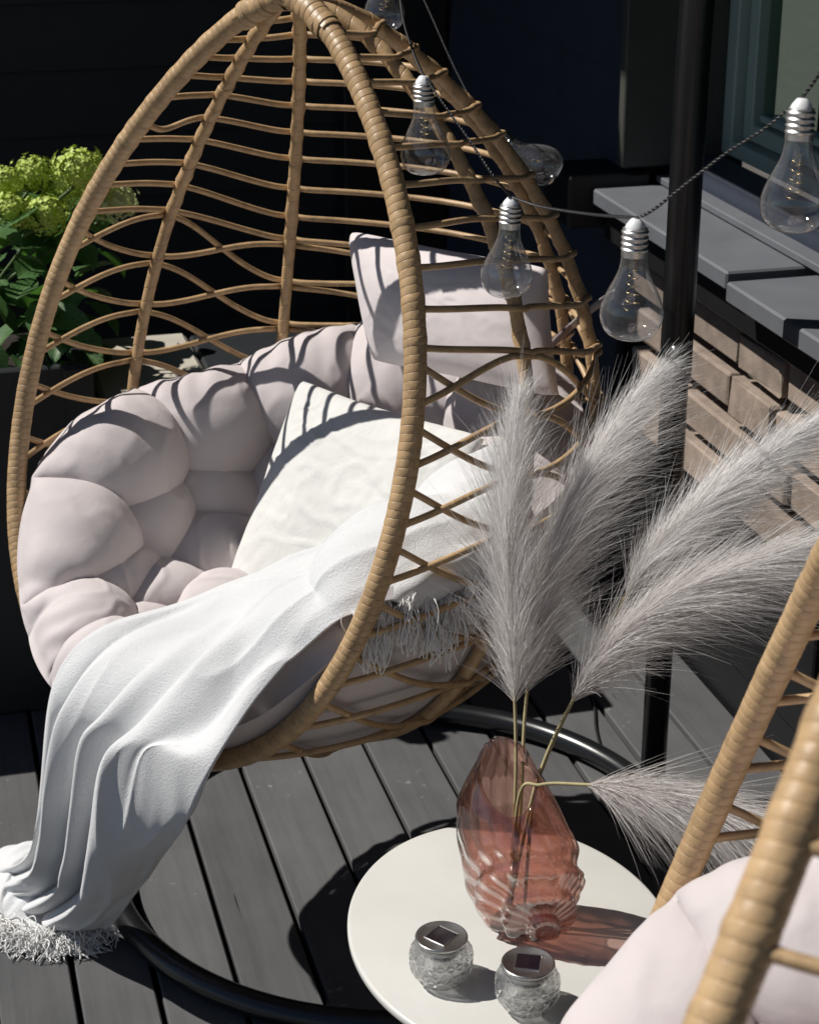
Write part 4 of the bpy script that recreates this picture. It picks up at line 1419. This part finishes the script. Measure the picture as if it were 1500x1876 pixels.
# ------------------------------------------------------------------ pillows
def make_pillow(name, label, corners, thick, mat, group=None, pinch=0.07, wr=0.004, seed=0.0, sag=0.0):
    """corners: four world points in order top-left, top-right, bottom-right, bottom-left"""
    tl, tr, br, bl = [np.asarray(c, float) for c in corners]
    n = 90
    g1 = np.sin(np.linspace(-np.pi / 2, np.pi / 2, n))
    g1 = np.sign(g1) * np.abs(g1) ** 0.9
    U, Vv = np.meshgrid(g1, g1, indexing='ij')
    cu = U * (1 - pinch * (1 - Vv ** 2))
    cv = Vv * (1 - pinch * (1 - U ** 2))
    a, b = (cu + 1) / 2, (cv + 1) / 2           # a: left..right, b: bottom..top
    base = ((1 - a) * (1 - b))[..., None] * bl + (a * (1 - b))[..., None] * br + ((1 - a) * b)[..., None] * tl + (a * b)[..., None] * tr
    nrm = np.cross(tr - bl, tl - br)
    nrm /= np.linalg.norm(nrm)
    if np.dot(nrm, np.array([0, 0, CAMZ]) - tl) < 0:
        nrm = -nrm
    prof = np.clip((1 - U ** 2) * (1 - Vv ** 2), 0, 1) ** 0.42
    q = np.stack([U * 0.2, Vv * 0.2, 0 * U], -1).reshape(-1, 3)
    w = (nz(q, 9, seed) * wr * 1.2 + np.clip(1 - np.abs(nz(q * np.array([1, 1.5, 1]), 13, seed + 4)) * 6, 0, 1) ** 2 * wr * 0.9 + nz(q, 40, seed + 6) * wr * 0.3).reshape(n, n)
    rad = np.abs(np.arctan2(np.abs(Vv) - 1.05, np.abs(U) - 1.05))
    fold = np.sin(rad * 26 + seed) * wr * 1.3 * np.exp(-((1.05 - np.abs(U)) ** 2 + (1.05 - np.abs(Vv)) ** 2) / 0.16)
    front = base + nrm * (thick * prof + (w + fold) * prof)[..., None]
    pn_ = np.zeros((n, n), bool)
    pn_[[0, -1], :] = True
    pn_[:, [0, -1]] = True
    ctr = front[n // 2, n // 2].copy()
    du0 = np.cross(front[n // 2 + 1, n // 2] - ctr, front[n // 2, n // 2 + 1] - ctr)
    sg_ = 1.0 if np.dot(du0, nrm) > 0 else -1.0
    front = relax_cloth(front, 1.02 + 0.05 * nz(q, 12, seed + 9).reshape(n, n), pn_, 18, sg_ * 0.00010, None, False, 0.12)
    back = base - nrm * (thick * 0.8 * prof)[..., None]
    front[..., 2] -= sag * prof
    V = np.concatenate([front.reshape(-1, 3), back.reshape(-1, 3)])
    c = V.mean(0)
    F = grid_faces(n, n) + [tuple(n * n + i for i in f[::-1]) for f in grid_faces(n, n)]
    # seam round the edge
    ring = [i * n for i in range(n)] + [(n - 1) * n + j for j in range(1, n)] + [i * n + n - 1 for i in range(n - 2, -1, -1)] + [j for j in range(n - 2, 0, -1)]
    for i in range(len(ring)):
        p_, q_ = ring[i], ring[(i + 1) % len(ring)]
        F.append((p_, q_, n * n + q_, n * n + p_))
    # face orientation
    f0 = F[(n // 2) * (n - 1) + n // 2]
    v = V[list(f0)]
    if np.dot(np.cross(v[1] - v[0], v[2] - v[0]), nrm) < 0:
        F = [f[::-1] for f in F]
    seamC = np.array([base.reshape(-1, 3)[k] for k in ring] + [base.reshape(-1, 3)[ring[0]]])
    root = thing(name, label, 'pillow', tuple(c), 0, group)
    obj('pillow_body', V - c, F, mat, root)
    obj('seam_piping', *tube(seamC - c, 0.0013, 6, False), mat, root)
    return root, V, F

fvw = np.array([-math.sin(0.789), -math.cos(0.789), 0])
rvw = np.array([math.cos(0.789), -math.sin(0.789), 0])
ln = fvw * 0.97 + np.array([0, 0, 0.24])
lp0 = c1(np.array([0.05, 0.19, float(sz(1.0))]))
lum = [at_plane(646, 428, lp0, ln), at_plane(1003, 496, lp0, ln), at_plane(1022, 722, lp0, ln), at_plane(690, 655, lp0, ln)]
lumbar, LV, LF = make_pillow('lumbar_pillow', 'pale pink lumbar pillow tied high on the basket back, striped by cane shadows', lum, 0.058, M['pillow'], None, 0.05, 0.0022, 2.0)
# tie: a clear buckle and ribbon fixing the pillow to the canes
tp = np.array([at_d(985, 655, 2.92), at_d(1020, 622, 2.92), at_d(1050, 595, 2.95), at_d(1085, 565, 3.0), at_d(1125, 538, 3.06)])
C = catmull(tp, 30) - np.array(lumbar.location)
wd = np.array([0.0, 0.1, 1.0]) * 0.0075
V = np.concatenate([C - wd, C + wd, C + wd + (0, 0.0012, 0), C - wd + (0, 0.0012, 0)])
F = []
for i in range(29):
    for q in range(4):
        F.append((q * 30 + i, q * 30 + i + 1, ((q + 1) % 4) * 30 + i + 1, ((q + 1) % 4) * 30 + i))
tie = obj('tie_ribbon', V, F, M['pillow'], lumbar)
bc = catmull(np.array([at_d(992, 650, 2.905), at_d(1045, 603, 2.93)]), 4) - np.array(lumbar.location)
obj('buckle', *tube(bc, 0.010, 6), glass('clear_buckle_plastic', (0.80, 0.76, 0.78), 0.0), lumbar, False)

hp = hit_cushion(600, 880, 0.0)
pn = fvw * 0.80 + np.array([0.0, 0.0, 0.55]) + rvw * -0.05
pn /= np.linalg.norm(pn)
pp = hp + pn * 0.115
lin = [at_plane(556, 700, pp, pn), at_plane(885, 805, pp, pn), at_plane(780, 1130, pp, pn), at_plane(412, 1100, pp, pn)]
linen, NV, NF = make_pillow('linen_pillow', 'crinkled white linen pillow standing in the middle of the tufted cushion', lin, 0.050, M['linen'], None, 0.06, 0.0050, 8.0)
linen_bvh = BVHTree.FromPolygons([Vector(v) for v in NV.tolist()], NF)

# ------------------------------------------------------------------ throw blanket
def hit_soft(x, y, lift):
    o = Vector((0, 0, CAMZ))
    r = Vector(ray(x, y)).normalized()
    best = None
    for bv in (cushion_bvh, linen_bvh):
        h = bv.ray_cast(o, r)
        if h[0] is not None and (best is None or h[3] < best):
            best = h[3]
    if best is None:
        return None
    return np.array(o + r * (best - lift))

hang_p = c1(np.array([0.0, FRONT_Y - 0.022, 0.5]))
HN = fvw

ROWS = [  # photo pixels from the upper/left edge to the lower/right edge of the throw, and where that row lies
    ([(940, 800), (930, 880), (915, 965), (888, 1048)], 0.0),
    ([(850, 835), (840, 905), (818, 985), (780, 1062)], 0.0),
    ([(755, 900), (748, 955), (732, 1010), (693, 1072)], 0.0),
    ([(650, 985), (648, 1025), (642, 1065), (612, 1115)], 0.0),
    ([(510, 1080), (525, 1105), (540, 1135), (545, 1165)], 0.0),
    ([(425, 1138), (455, 1160), (480, 1190), (500, 1215)], 0.0),
    ([(345, 1105), (385, 1165), (435, 1225), (480, 1265)], 0.0),
    ([(255, 1088), (310, 1170), (390, 1255), (462, 1305)], 0.25),
    ([(165, 1108), (240, 1195), (345, 1290), (445, 1345)], 0.6),
    ([(95, 1150), (190, 1240), (305, 1330), (428, 1378)], 0.9),
    ([(66, 1230), (165, 1300), (280, 1370), (408, 1405)], 1.0),
    ([(60, 1320), (150, 1365), (262, 1415), (385, 1435)], 1.0),
    ([(66, 1410), (150, 1440), (258, 1470), (362, 1475)], 1.0),
    ([(82, 1490), (160, 1515), (258, 1525), (340, 1510)], 1.0),
    ([(108, 1560), (175, 1580), (256, 1575), (322, 1538)], 1.0),
    ([(105, 1600), (165, 1632), (235, 1630), (300, 1560)], 1.0),
    ([(75, 1600), (130, 1655), (200, 1668), (280, 1625)], 2.0),
    ([(40, 1596), (95, 1660), (165, 1690), (245, 1668)], 2.0),
    ([(0, 1592), (50, 1655), (115, 1695), (195, 1700)], 2.0),
]
NU, NV_ = 141, 290
grid = []
hangf = []
for pts, hf in ROWS:
    C = catmull(np.array(pts, float), 25)
    row = []
    for x, y in C:
        hp_ = at_z(x, y, 0.034) if hf > 1.5 else at_plane(x, y, hang_p, HN)
        if hf > 0.99 and hp_[2] < 0.034:
            hp_ = at_z(x, y, 0.034)
        if hf < 1.0:
            s_ = hit_soft(x, y, 0.014)
            if s_ is None:
                s_ = hp_
            p_ = s_ * (1 - hf) + hp_ * hf
        else:
            p_ = hp_
        p_[2] = max(p_[2], 0.012)
        row.append(p_)
    grid.append(row)
    hangf.append(hf)
G = np.array(grid)
# smooth the rays' jumps over the tufts
for _ in range(9):
    G[1:-1] = (G[:-2] + 2 * G[1:-1] + G[2:]) / 4
    G[:, 1:-1] = (G[:, :-2] + 2 * G[:, 1:-1] + G[:, 2:]) / 4
G2 = np.stack([catmull(G[:, j], NV_) for j in range(25)], 1)
G3 = np.stack([catmull(G2[i], NU) for i in range(NV_)], 0)
u = np.linspace(0, 1, NU)
vv = np.linspace(0, 1, NV_)
kn = [0, 0.04, 0.107, 0.175, 0.20, 0.31, 0.385, 0.43, 0.455, 0.52, 0.565, 0.60, 0.63, 0.80, 0.92, 1.0]
kv = [0.1, 0.35, -0.9, 0.7, 0.95, 0.35, -1.0, 0.75, 0.95, 0.25, -0.8, 0.7, 0.85, 0.35, 0.15, 0.0]
fold = np.interp(u, kn, kv)
for _ in range(3):
    fold[1:-1] = (fold[:-2] + 2 * fold[1:-1] + fold[2:]) / 4
amp = np.interp(vv, [0, 0.22, 0.34, 0.44, 0.54, 0.65, 0.80, 0.9, 1.0], [0.005, 0.010, 0.018, 0.026, 0.036, 0.046, 0.044, 0.026, 0.022])
du_ = np.gradient(G3, axis=1)
dv_ = np.gradient(G3, axis=0)
nn = np.cross(du_, dv_)
nn /= np.linalg.norm(nn, axis=2)[..., None] + 1e-9
if np.mean(nn @ np.array([0, -0.7, 0.7])) < 0:
    nn = -nn
nsm = nn.copy()
for _ in range(25):
    nsm[1:-1] = (nsm[:-2] + 2 * nsm[1:-1] + nsm[2:]) / 4
    nsm[:, 1:-1] = (nsm[:, :-2] + 2 * nsm[:, 1:-1] + nsm[:, 2:]) / 4
nsm /= np.linalg.norm(nsm, axis=2)[..., None] + 1e-9
UU, VVg = np.meshgrid(u, vv)
ush = UU + 0.03 * np.sin(VVg * 9 + UU * 4) * sstep(VVg, 0.3, 0.6)
foldg = np.interp(ush.ravel(), u, fold).reshape(NV_, NU)
hgm = sstep(VVg, 0.36, 0.52)
longw = 0.5 * np.sin(UU * 13 + 3 * VVg) * (1 - hgm) + 0.5 * np.sin(UU * 22 - 5 * VVg + 1) * (1 - hgm)
disp = amp[:, None] * (foldg * (0.35 + 0.65 * hgm) + longw)
q = np.stack([UU * 0.4, VVg * 1.0, 0 * UU], -1).reshape(-1, 3)
disp += (nz(q, 9, 1.0) * 0.007 + nz(q * np.array([2.2, 1, 1]), 16, 5.0) * 0.004).reshape(NV_, NU)
S = G3 + nsm * disp[..., None]
# lateral overlap: valleys tuck under the ridge to their right
latd = np.gradient(foldg, axis=1)
latd /= np.abs(latd).max()
S += (du_ / (np.linalg.norm(du_, axis=2)[..., None] + 1e-9)) * (-0.008 * latd * hgm)[..., None]
# settle on the cushion and pillow without cutting into them
def smooth2(A_, k_):
    for _ in range(k_):
        A_[1:-1] = (A_[:-2] + 2 * A_[1:-1] + A_[2:]) / 4
        A_[:, 1:-1] = (A_[:, :-2] + 2 * A_[:, 1:-1] + A_[:, 2:]) / 4
    return A_

def settle(S, gap):
    sh = S.shape
    for it in range(8):
        P_ = S.reshape(-1, 3)
        D_ = np.zeros_like(P_)
        for k_ in range(len(P_)):
            p_ = Vector(P_[k_])
            for bv in (cushion_bvh, linen_bvh):
                h_ = bv.find_nearest(p_, 0.09)
                if h_[0] is None:
                    continue
                sd = (p_ - h_[0]).dot(h_[1])
                if sd < gap:
                    D_[k_] += np.array(h_[1]) * min(gap - sd, 0.05)
        fade = 1 - sstep(np.linspace(0, 1, sh[0]), 0.54, 0.66)
        S = S + smooth2(D_.reshape(sh) * fade[:, None, None], 10 if it < 6 else 5)
        S = smooth2(S, 1)
    return smooth2(S, 2)
S = settle(S, 0.016)
band = (sstep(vv, 0.34, 0.44) * (1 - sstep(vv, 0.66, 0.76)))[:, None, None]
for _ in range(160):
    T_ = S.copy()
    T_[1:-1] = (S[:-2] + 2 * S[1:-1] + S[2:]) / 4
    S = S + (T_ - S) * band
pin_ = np.zeros(S.shape[:2], bool)
pin_[:4] = True
pin_[-1] = True
S = relax_cloth(S, np.full(S.shape[:2], 1.05), pin_, 12, 0.0, None, False, 0.15, 0.0)
S = smooth2(S, 1)
# hem: lower edge lifts and curls
S[..., 2] = np.maximum(S[..., 2], 0.010 + 0.004 * np.sin(UU * 31 + VVg * 40))
Sf = S.reshape(-1, 3)
qw = np.stack([UU * 3.0, VVg * 2.2, 0 * UU], -1).reshape(-1, 3)
fine_w = (np.clip(1 - np.abs(nz(qw, 1.7, 4.0)) * 4, 0, 1) ** 2 * 0.0040 + nz(qw, 5.0, 8.0) * 0.0018).reshape(NV_, NU)
S = S + nsm * fine_w[..., None]
dn = np.cross(np.gradient(S, axis=1), np.gradient(S, axis=0))
dn /= np.linalg.norm(dn, axis=2)[..., None] + 1e-9
if np.mean(dn @ np.array([0, -0.7, 0.7])) < 0:
    dn = -dn
TK = 0.004
V = np.concatenate([S.reshape(-1, 3), (S - dn * TK).reshape(-1, 3)])
oc = S[-1, NU // 2].copy()
oc[2] = 0
n_ = NU * NV_
F = grid_faces(NV_, NU) + [tuple(n_ + i for i in f[::-1]) for f in grid_faces(NV_, NU)]
border = [j for j in range(NU)] + [i * NU + NU - 1 for i in range(1, NV_)] + [(NV_ - 1) * NU + j for j in range(NU - 2, -1, -1)] + [i * NU for i in range(NV_ - 2, 0, -1)]
for i in range(len(border)):
    p_, q_ = border[i], border[(i + 1) % len(border)]
    F.append((q_, p_, n_ + p_, n_ + q_))
v = V[list(F[NU * 60 + 40])]
if np.dot(np.cross(v[1] - v[0], v[2] - v[0]), dn[60, 40]) < 0:
    F = [f[::-1] for f in F]
throw = thing('throw_blanket', 'white fleece throw draped over the basket edge down to the deck', 'blanket', tuple(oc))
obj('draped_cloth', V - oc, F, M['fleece'], throw)

# heap on the deck
hc = at_z(84, 1636, 0.0)
nr, na = 90, 200
R_, A_ = np.meshgrid(np.linspace(0, 1, nr), np.linspace(0, 2 * np.pi, na, endpoint=False), indexing='ij')
ax1 = at_z(195, 1632, 0) - hc
ax2 = at_z(86, 1552, 0) - hc
edge = 1 + 0.10 * np.sin(3 * A_ + 1) + 0.06 * np.sin(7 * A_) + 0.04 * np.sin(11 * A_ + 2)
X = R_ * edge * np.cos(A_)
Y = R_ * edge * np.sin(A_)
P = ax1[None, None] * X[..., None] * np.where(X > 0, 1.0, 1.15)[..., None] + ax2[None, None] * Y[..., None]
qn = P.reshape(-1, 3)
ridge = np.zeros_like(X)
for (x0_, y0_, an, ln_, cv_, hgt, wd_) in ((0.75, 0.15, 175, 1.5, 0.5, 1.0, 0.11), (0.7, -0.05, 195, 1.5, 0.3, 0.8, 0.10), (0.65, 0.35, 160, 1.3, 0.3, 0.8, 0.12), (0.65, -0.25, 210, 1.2, -0.4, 0.9, 0.10),
                                           (0.2, 0.6, 200, 1.0, 0.6, 0.7, 0.11), (0.35, -0.45, 170, 1.1, -0.5, 0.7, 0.09), (-0.3, 0.2, 230, 0.9, 0.5, 0.8, 0.10), (0.0, -0.1, 250, 0.7, -0.6, 0.6, 0.08)):
    ca, sa = math.cos(math.radians(an)), math.sin(math.radians(an))
    lx = (X - x0_) * ca + (Y - y0_) * sa
    ly = -(X - x0_) * sa + (Y - y0_) * ca - cv_ * (lx / ln_) ** 2 * 0.6
    ridge = np.maximum(ridge, hgt * np.exp(-np.where(ly > 0, (ly / wd_) ** 2, (ly / (wd_ * 2.2)) ** 2)) * sstep(lx, -0.15, 0.15) * (1 - sstep(lx, ln_ * 0.7, ln_ * 1.1)))
ht = np.clip(1 - R_ ** 3, 0, 1) ** 0.5 * (0.020 + 0.038 * ridge + 0.012 * np.exp(-((X - 0.5) ** 2 + Y ** 2) / 0.3) + 0.003 * nz(qn, 20.0, 2.0).reshape(nr, na)) + 0.005
P[..., 2] = np.maximum(ht, 0.004)
Vt = P.reshape(-1, 3)
F = []
for i in range(nr - 1):
    for j in range(na):
        k = (j + 1) % na
        F.append((i * na + j, (i + 1) * na + j, (i + 1) * na + k, i * na + k))
Vb = Vt[(nr - 1) * na:].copy()
Vb[:, 2] = 0.0015
o_ = len(Vt)
for j in range(na):
    k = (j + 1) % na
    F.append(((nr - 1) * na + j, o_ + j, o_ + k, (nr - 1) * na + k))
obj('heaped_cloth', np.concatenate([Vt, Vb]) + hc - oc, F, M['fleece'], throw)

# fringes
def yarn(p0, d0, L, r, droop, curl, floor=None):
    """one soft thread: a smooth arc with a little curl"""
    d0 = np.asarray(d0, float) / np.linalg.norm(d0)
    sd = np.cross(d0, (random.gauss(0, 1), random.gauss(0, 1), random.gauss(0, 1)))
    sd /= np.linalg.norm(sd) + 1e-9
    s_ = np.linspace(0, 1, 9)
    ph, fq = random.uniform(0, 6), random.uniform(2.0, 5.0)
    C = np.asarray(p0) + L * (s_[:, None] * d0 + curl * (np.sin(s_ * fq + ph) - math.sin(ph))[:, None] * sd - droop * (s_ ** 2)[:, None] * np.array([0, 0, 1.0]))
    if floor is not None:
        C[:, 2] = np.maximum(C[:, 2], floor + random.uniform(0, 0.004))
    return tube(C, r, 5)

parts = []
base_px = catmull(np.array([(-25, 1680), (10, 1700), (50, 1716), (100, 1716), (150, 1716), (186, 1700)], float), 13)
for c_, (x, y) in enumerate(base_px):          # thirteen tassels
    o0 = at_z(x, y, 0.016)
    main = np.array([random.gauss(0, 0.35), -1.0, 0.0])
    for _ in range(48):
        p_ = o0 + np.array([random.gauss(0, 0.004), random.gauss(0.006, 0.006), random.uniform(-0.004, 0.006)])
        parts.append(yarn(p_, main + np.array([random.gauss(0, 0.55), random.gauss(0, 0.3), random.gauss(0.05, 0.25)]), random.uniform(0.022, 0.052), 0.00095, 0.40, 0.36, 0.001))
V, F = merge(parts)
fr = obj('floor_fringe', V - oc, F, M['yarn'], throw)
fr['kind'] = 'stuff'
parts = []
ends = catmull(np.array([S[2, int(NU * 0.85)], S[10, NU - 2], S[24, NU - 2], S[36, NU - 2], S[46, NU - 2]]), 8)
for c_, p0_ in enumerate(ends):
    dx = random.gauss(0, 0.15)
    Lt = random.uniform(0.035, 0.085)
    for _ in range(46):
        q_ = p0_ + np.array([random.gauss(0, 0.007), random.gauss(0, 0.004) - 0.002, random.gauss(0, 0.004)])
        parts.append(yarn(q_, (dx + random.gauss(0, 0.16), -0.12 + random.gauss(0, 0.10), -1.0), Lt * random.uniform(0.7, 1.15), 0.00085, 0.10, 0.14))
V, F = merge(parts)
fr = obj('side_fringe', V - oc, F, M['yarn'], throw)
fr['kind'] = 'stuff'
i0, i1 = 36, 43
t1, t2 = S[i0, NU - 6], S[i1, NU - 6]
dn_ = np.array([0.0, -0.008, -0.014])
Q = np.array([t1, t2, t2 + dn_, t1 + dn_]) + np.array([0, -0.008, 0.008])
Q = np.concatenate([Q, Q + np.array([0, 0.0012, -0.0008])]) - oc
obj('care_tag', Q, [(3, 2, 1, 0), (4, 5, 6, 7), (0, 1, 5, 4), (1, 2, 6, 5), (2, 3, 7, 6), (3, 0, 4, 7)], M['tag'], throw, False)

# ------------------------------------------------------------------ hydrangea
hy = thing('hydrangea', 'leafy hydrangea with lime green flower heads in the planter', 'plant', tuple(ab(-0.12, 3.75, 0.66)))
hl = np.array(hy.location)
def leaf_mesh(name, mat):
    n, m = 9, 5
    V = []
    for i in range(n):
        t = i / (n - 1)
        w = 0.36 * math.sin(math.pi * t ** 0.75) ** 0.9 * (1 + 0.05 * (-1) ** i)
        for j in range(m):
            s = (j / (m - 1) - 0.5) * 2
            V.append((s * w, t, 0.12 * abs(s) * w / 0.36 - 0.28 * (t - 0.35) ** 2 + 0.015 * math.sin(9 * t) * abs(s)))
    return mesh(name, V, grid_faces(n, m, True), mat)
lm_ = leaf_mesh('leaf', M['leaf'])
HP, HNV = ab(0, 3.72), E2
rl = random.Random(11)
for k in range(150):
    x = rl.uniform(-40, 235)
    y = rl.uniform(345, 690)
    if x > 160 and (y < 400 or rl.random() < 0.75):
        continue
    p_ = at_plane(x, y, HP + E2 * rl.uniform(-0.17, 0.20), HNV)
    if p_[2] < 0.69:
        continue
    o = link('leaf', lm_, hy, tuple(p_ - hl))
    az_ = rl.uniform(-math.pi, math.pi)
    o.rotation_euler = (rl.uniform(-0.9, 0.35), rl.uniform(-0.5, 0.5), az_)
    s_ = rl.uniform(0.065, 0.115)
    o.scale = (s_, s_, s_)
def head_mesh(mat, seed, n=190):
    r = random.Random(seed)
    V, F = [], []
    for i in range(n):
        t = math.acos(1 - 1.75 * (i + 0.5) / n)
        f = i * 2.399963
        d = np.array([math.sin(t) * math.cos(f), math.sin(t) * math.sin(f), math.cos(t)])
        R = 0.72 + 0.22 * r.random() + 0.16 * math.sin(3 * f * 0.37 + 5 * t) + (0.12 if r.random() < 0.15 else 0)
        c = d * R * np.array([1, 1, 0.8])
        e1 = np.cross(d, (0.3, 0.2, 0.9))
        e1 /= np.linalg.norm(e1)
        e2 = np.cross(d, e1)
        ph = r.uniform(0, 6)
        for k in range(4):
            a1 = ph + k * math.pi / 2
            u1 = math.cos(a1) * e1 + math.sin(a1) * e2
            u2 = -math.sin(a1) * e1 + math.cos(a1) * e2
            sz_ = 0.17 * r.uniform(0.6, 1.3)
            b_ = len(V)
            V += [c, c + u1 * sz_ * 0.6 + u2 * sz_ * 0.42 + d * 0.05 * r.random(), c + u1 * sz_ + d * 0.07 * r.random(), c + u1 * sz_ * 0.6 - u2 * sz_ * 0.42 + d * 0.05 * r.random()]
            F.append((b_, b_ + 1, b_ + 2, b_ + 3))
    ic, fc = lathe([(0.001, -0.35), (0.35, -0.3), (0.5, 0.0), (0.4, 0.25), (0.2, 0.38), (0.001, 0.42)], 12)
    o = len(V)
    V += list(ic)
    F += [tuple(o + q for q in f) for f in fc]
    return mesh('flower_head', V, F, mat, False)
hm = [head_mesh(M['floret'], 1), head_mesh(M['floret'], 2), head_mesh(M['floret_pale'], 3)]
HEADS = [(8, 335, 38, 0), (62, 318, 40, 1), (148, 312, 52, 0), (118, 350, 42, 1), (18, 388, 42, 1), (84, 393, 46, 0), (208, 372, 46, 2), (178, 345, 36, 0), (-25, 372, 40, 0)]
for x, y, s_, k in HEADS:
    p_ = at_plane(x, y, HP + E2 * rl.uniform(-0.10, 0.06), HNV)
    sc_ = s_ / FPX * np.dot(p_ - np.array([0, 0, CAMZ]), np.array([0, CP, -SP]))
    o = link('flower_head', hm[k], hy, tuple(p_ - hl), (rl.uniform(-0.4, 0.2), rl.uniform(-0.3, 0.3), rl.uniform(0, 6)), (sc_,) * 3)
    ft = ab(rl.uniform(-0.25, 0.05), 3.75, 0.66) - hl
    obj('stem', *tube(catmull([ft, (ft + p_ - hl) / 2 + np.array([0.01, 0.02, 0.02]), p_ - hl - np.array([0, 0, 0.02])], 12), 0.0035, 7), M['stem'], hy)
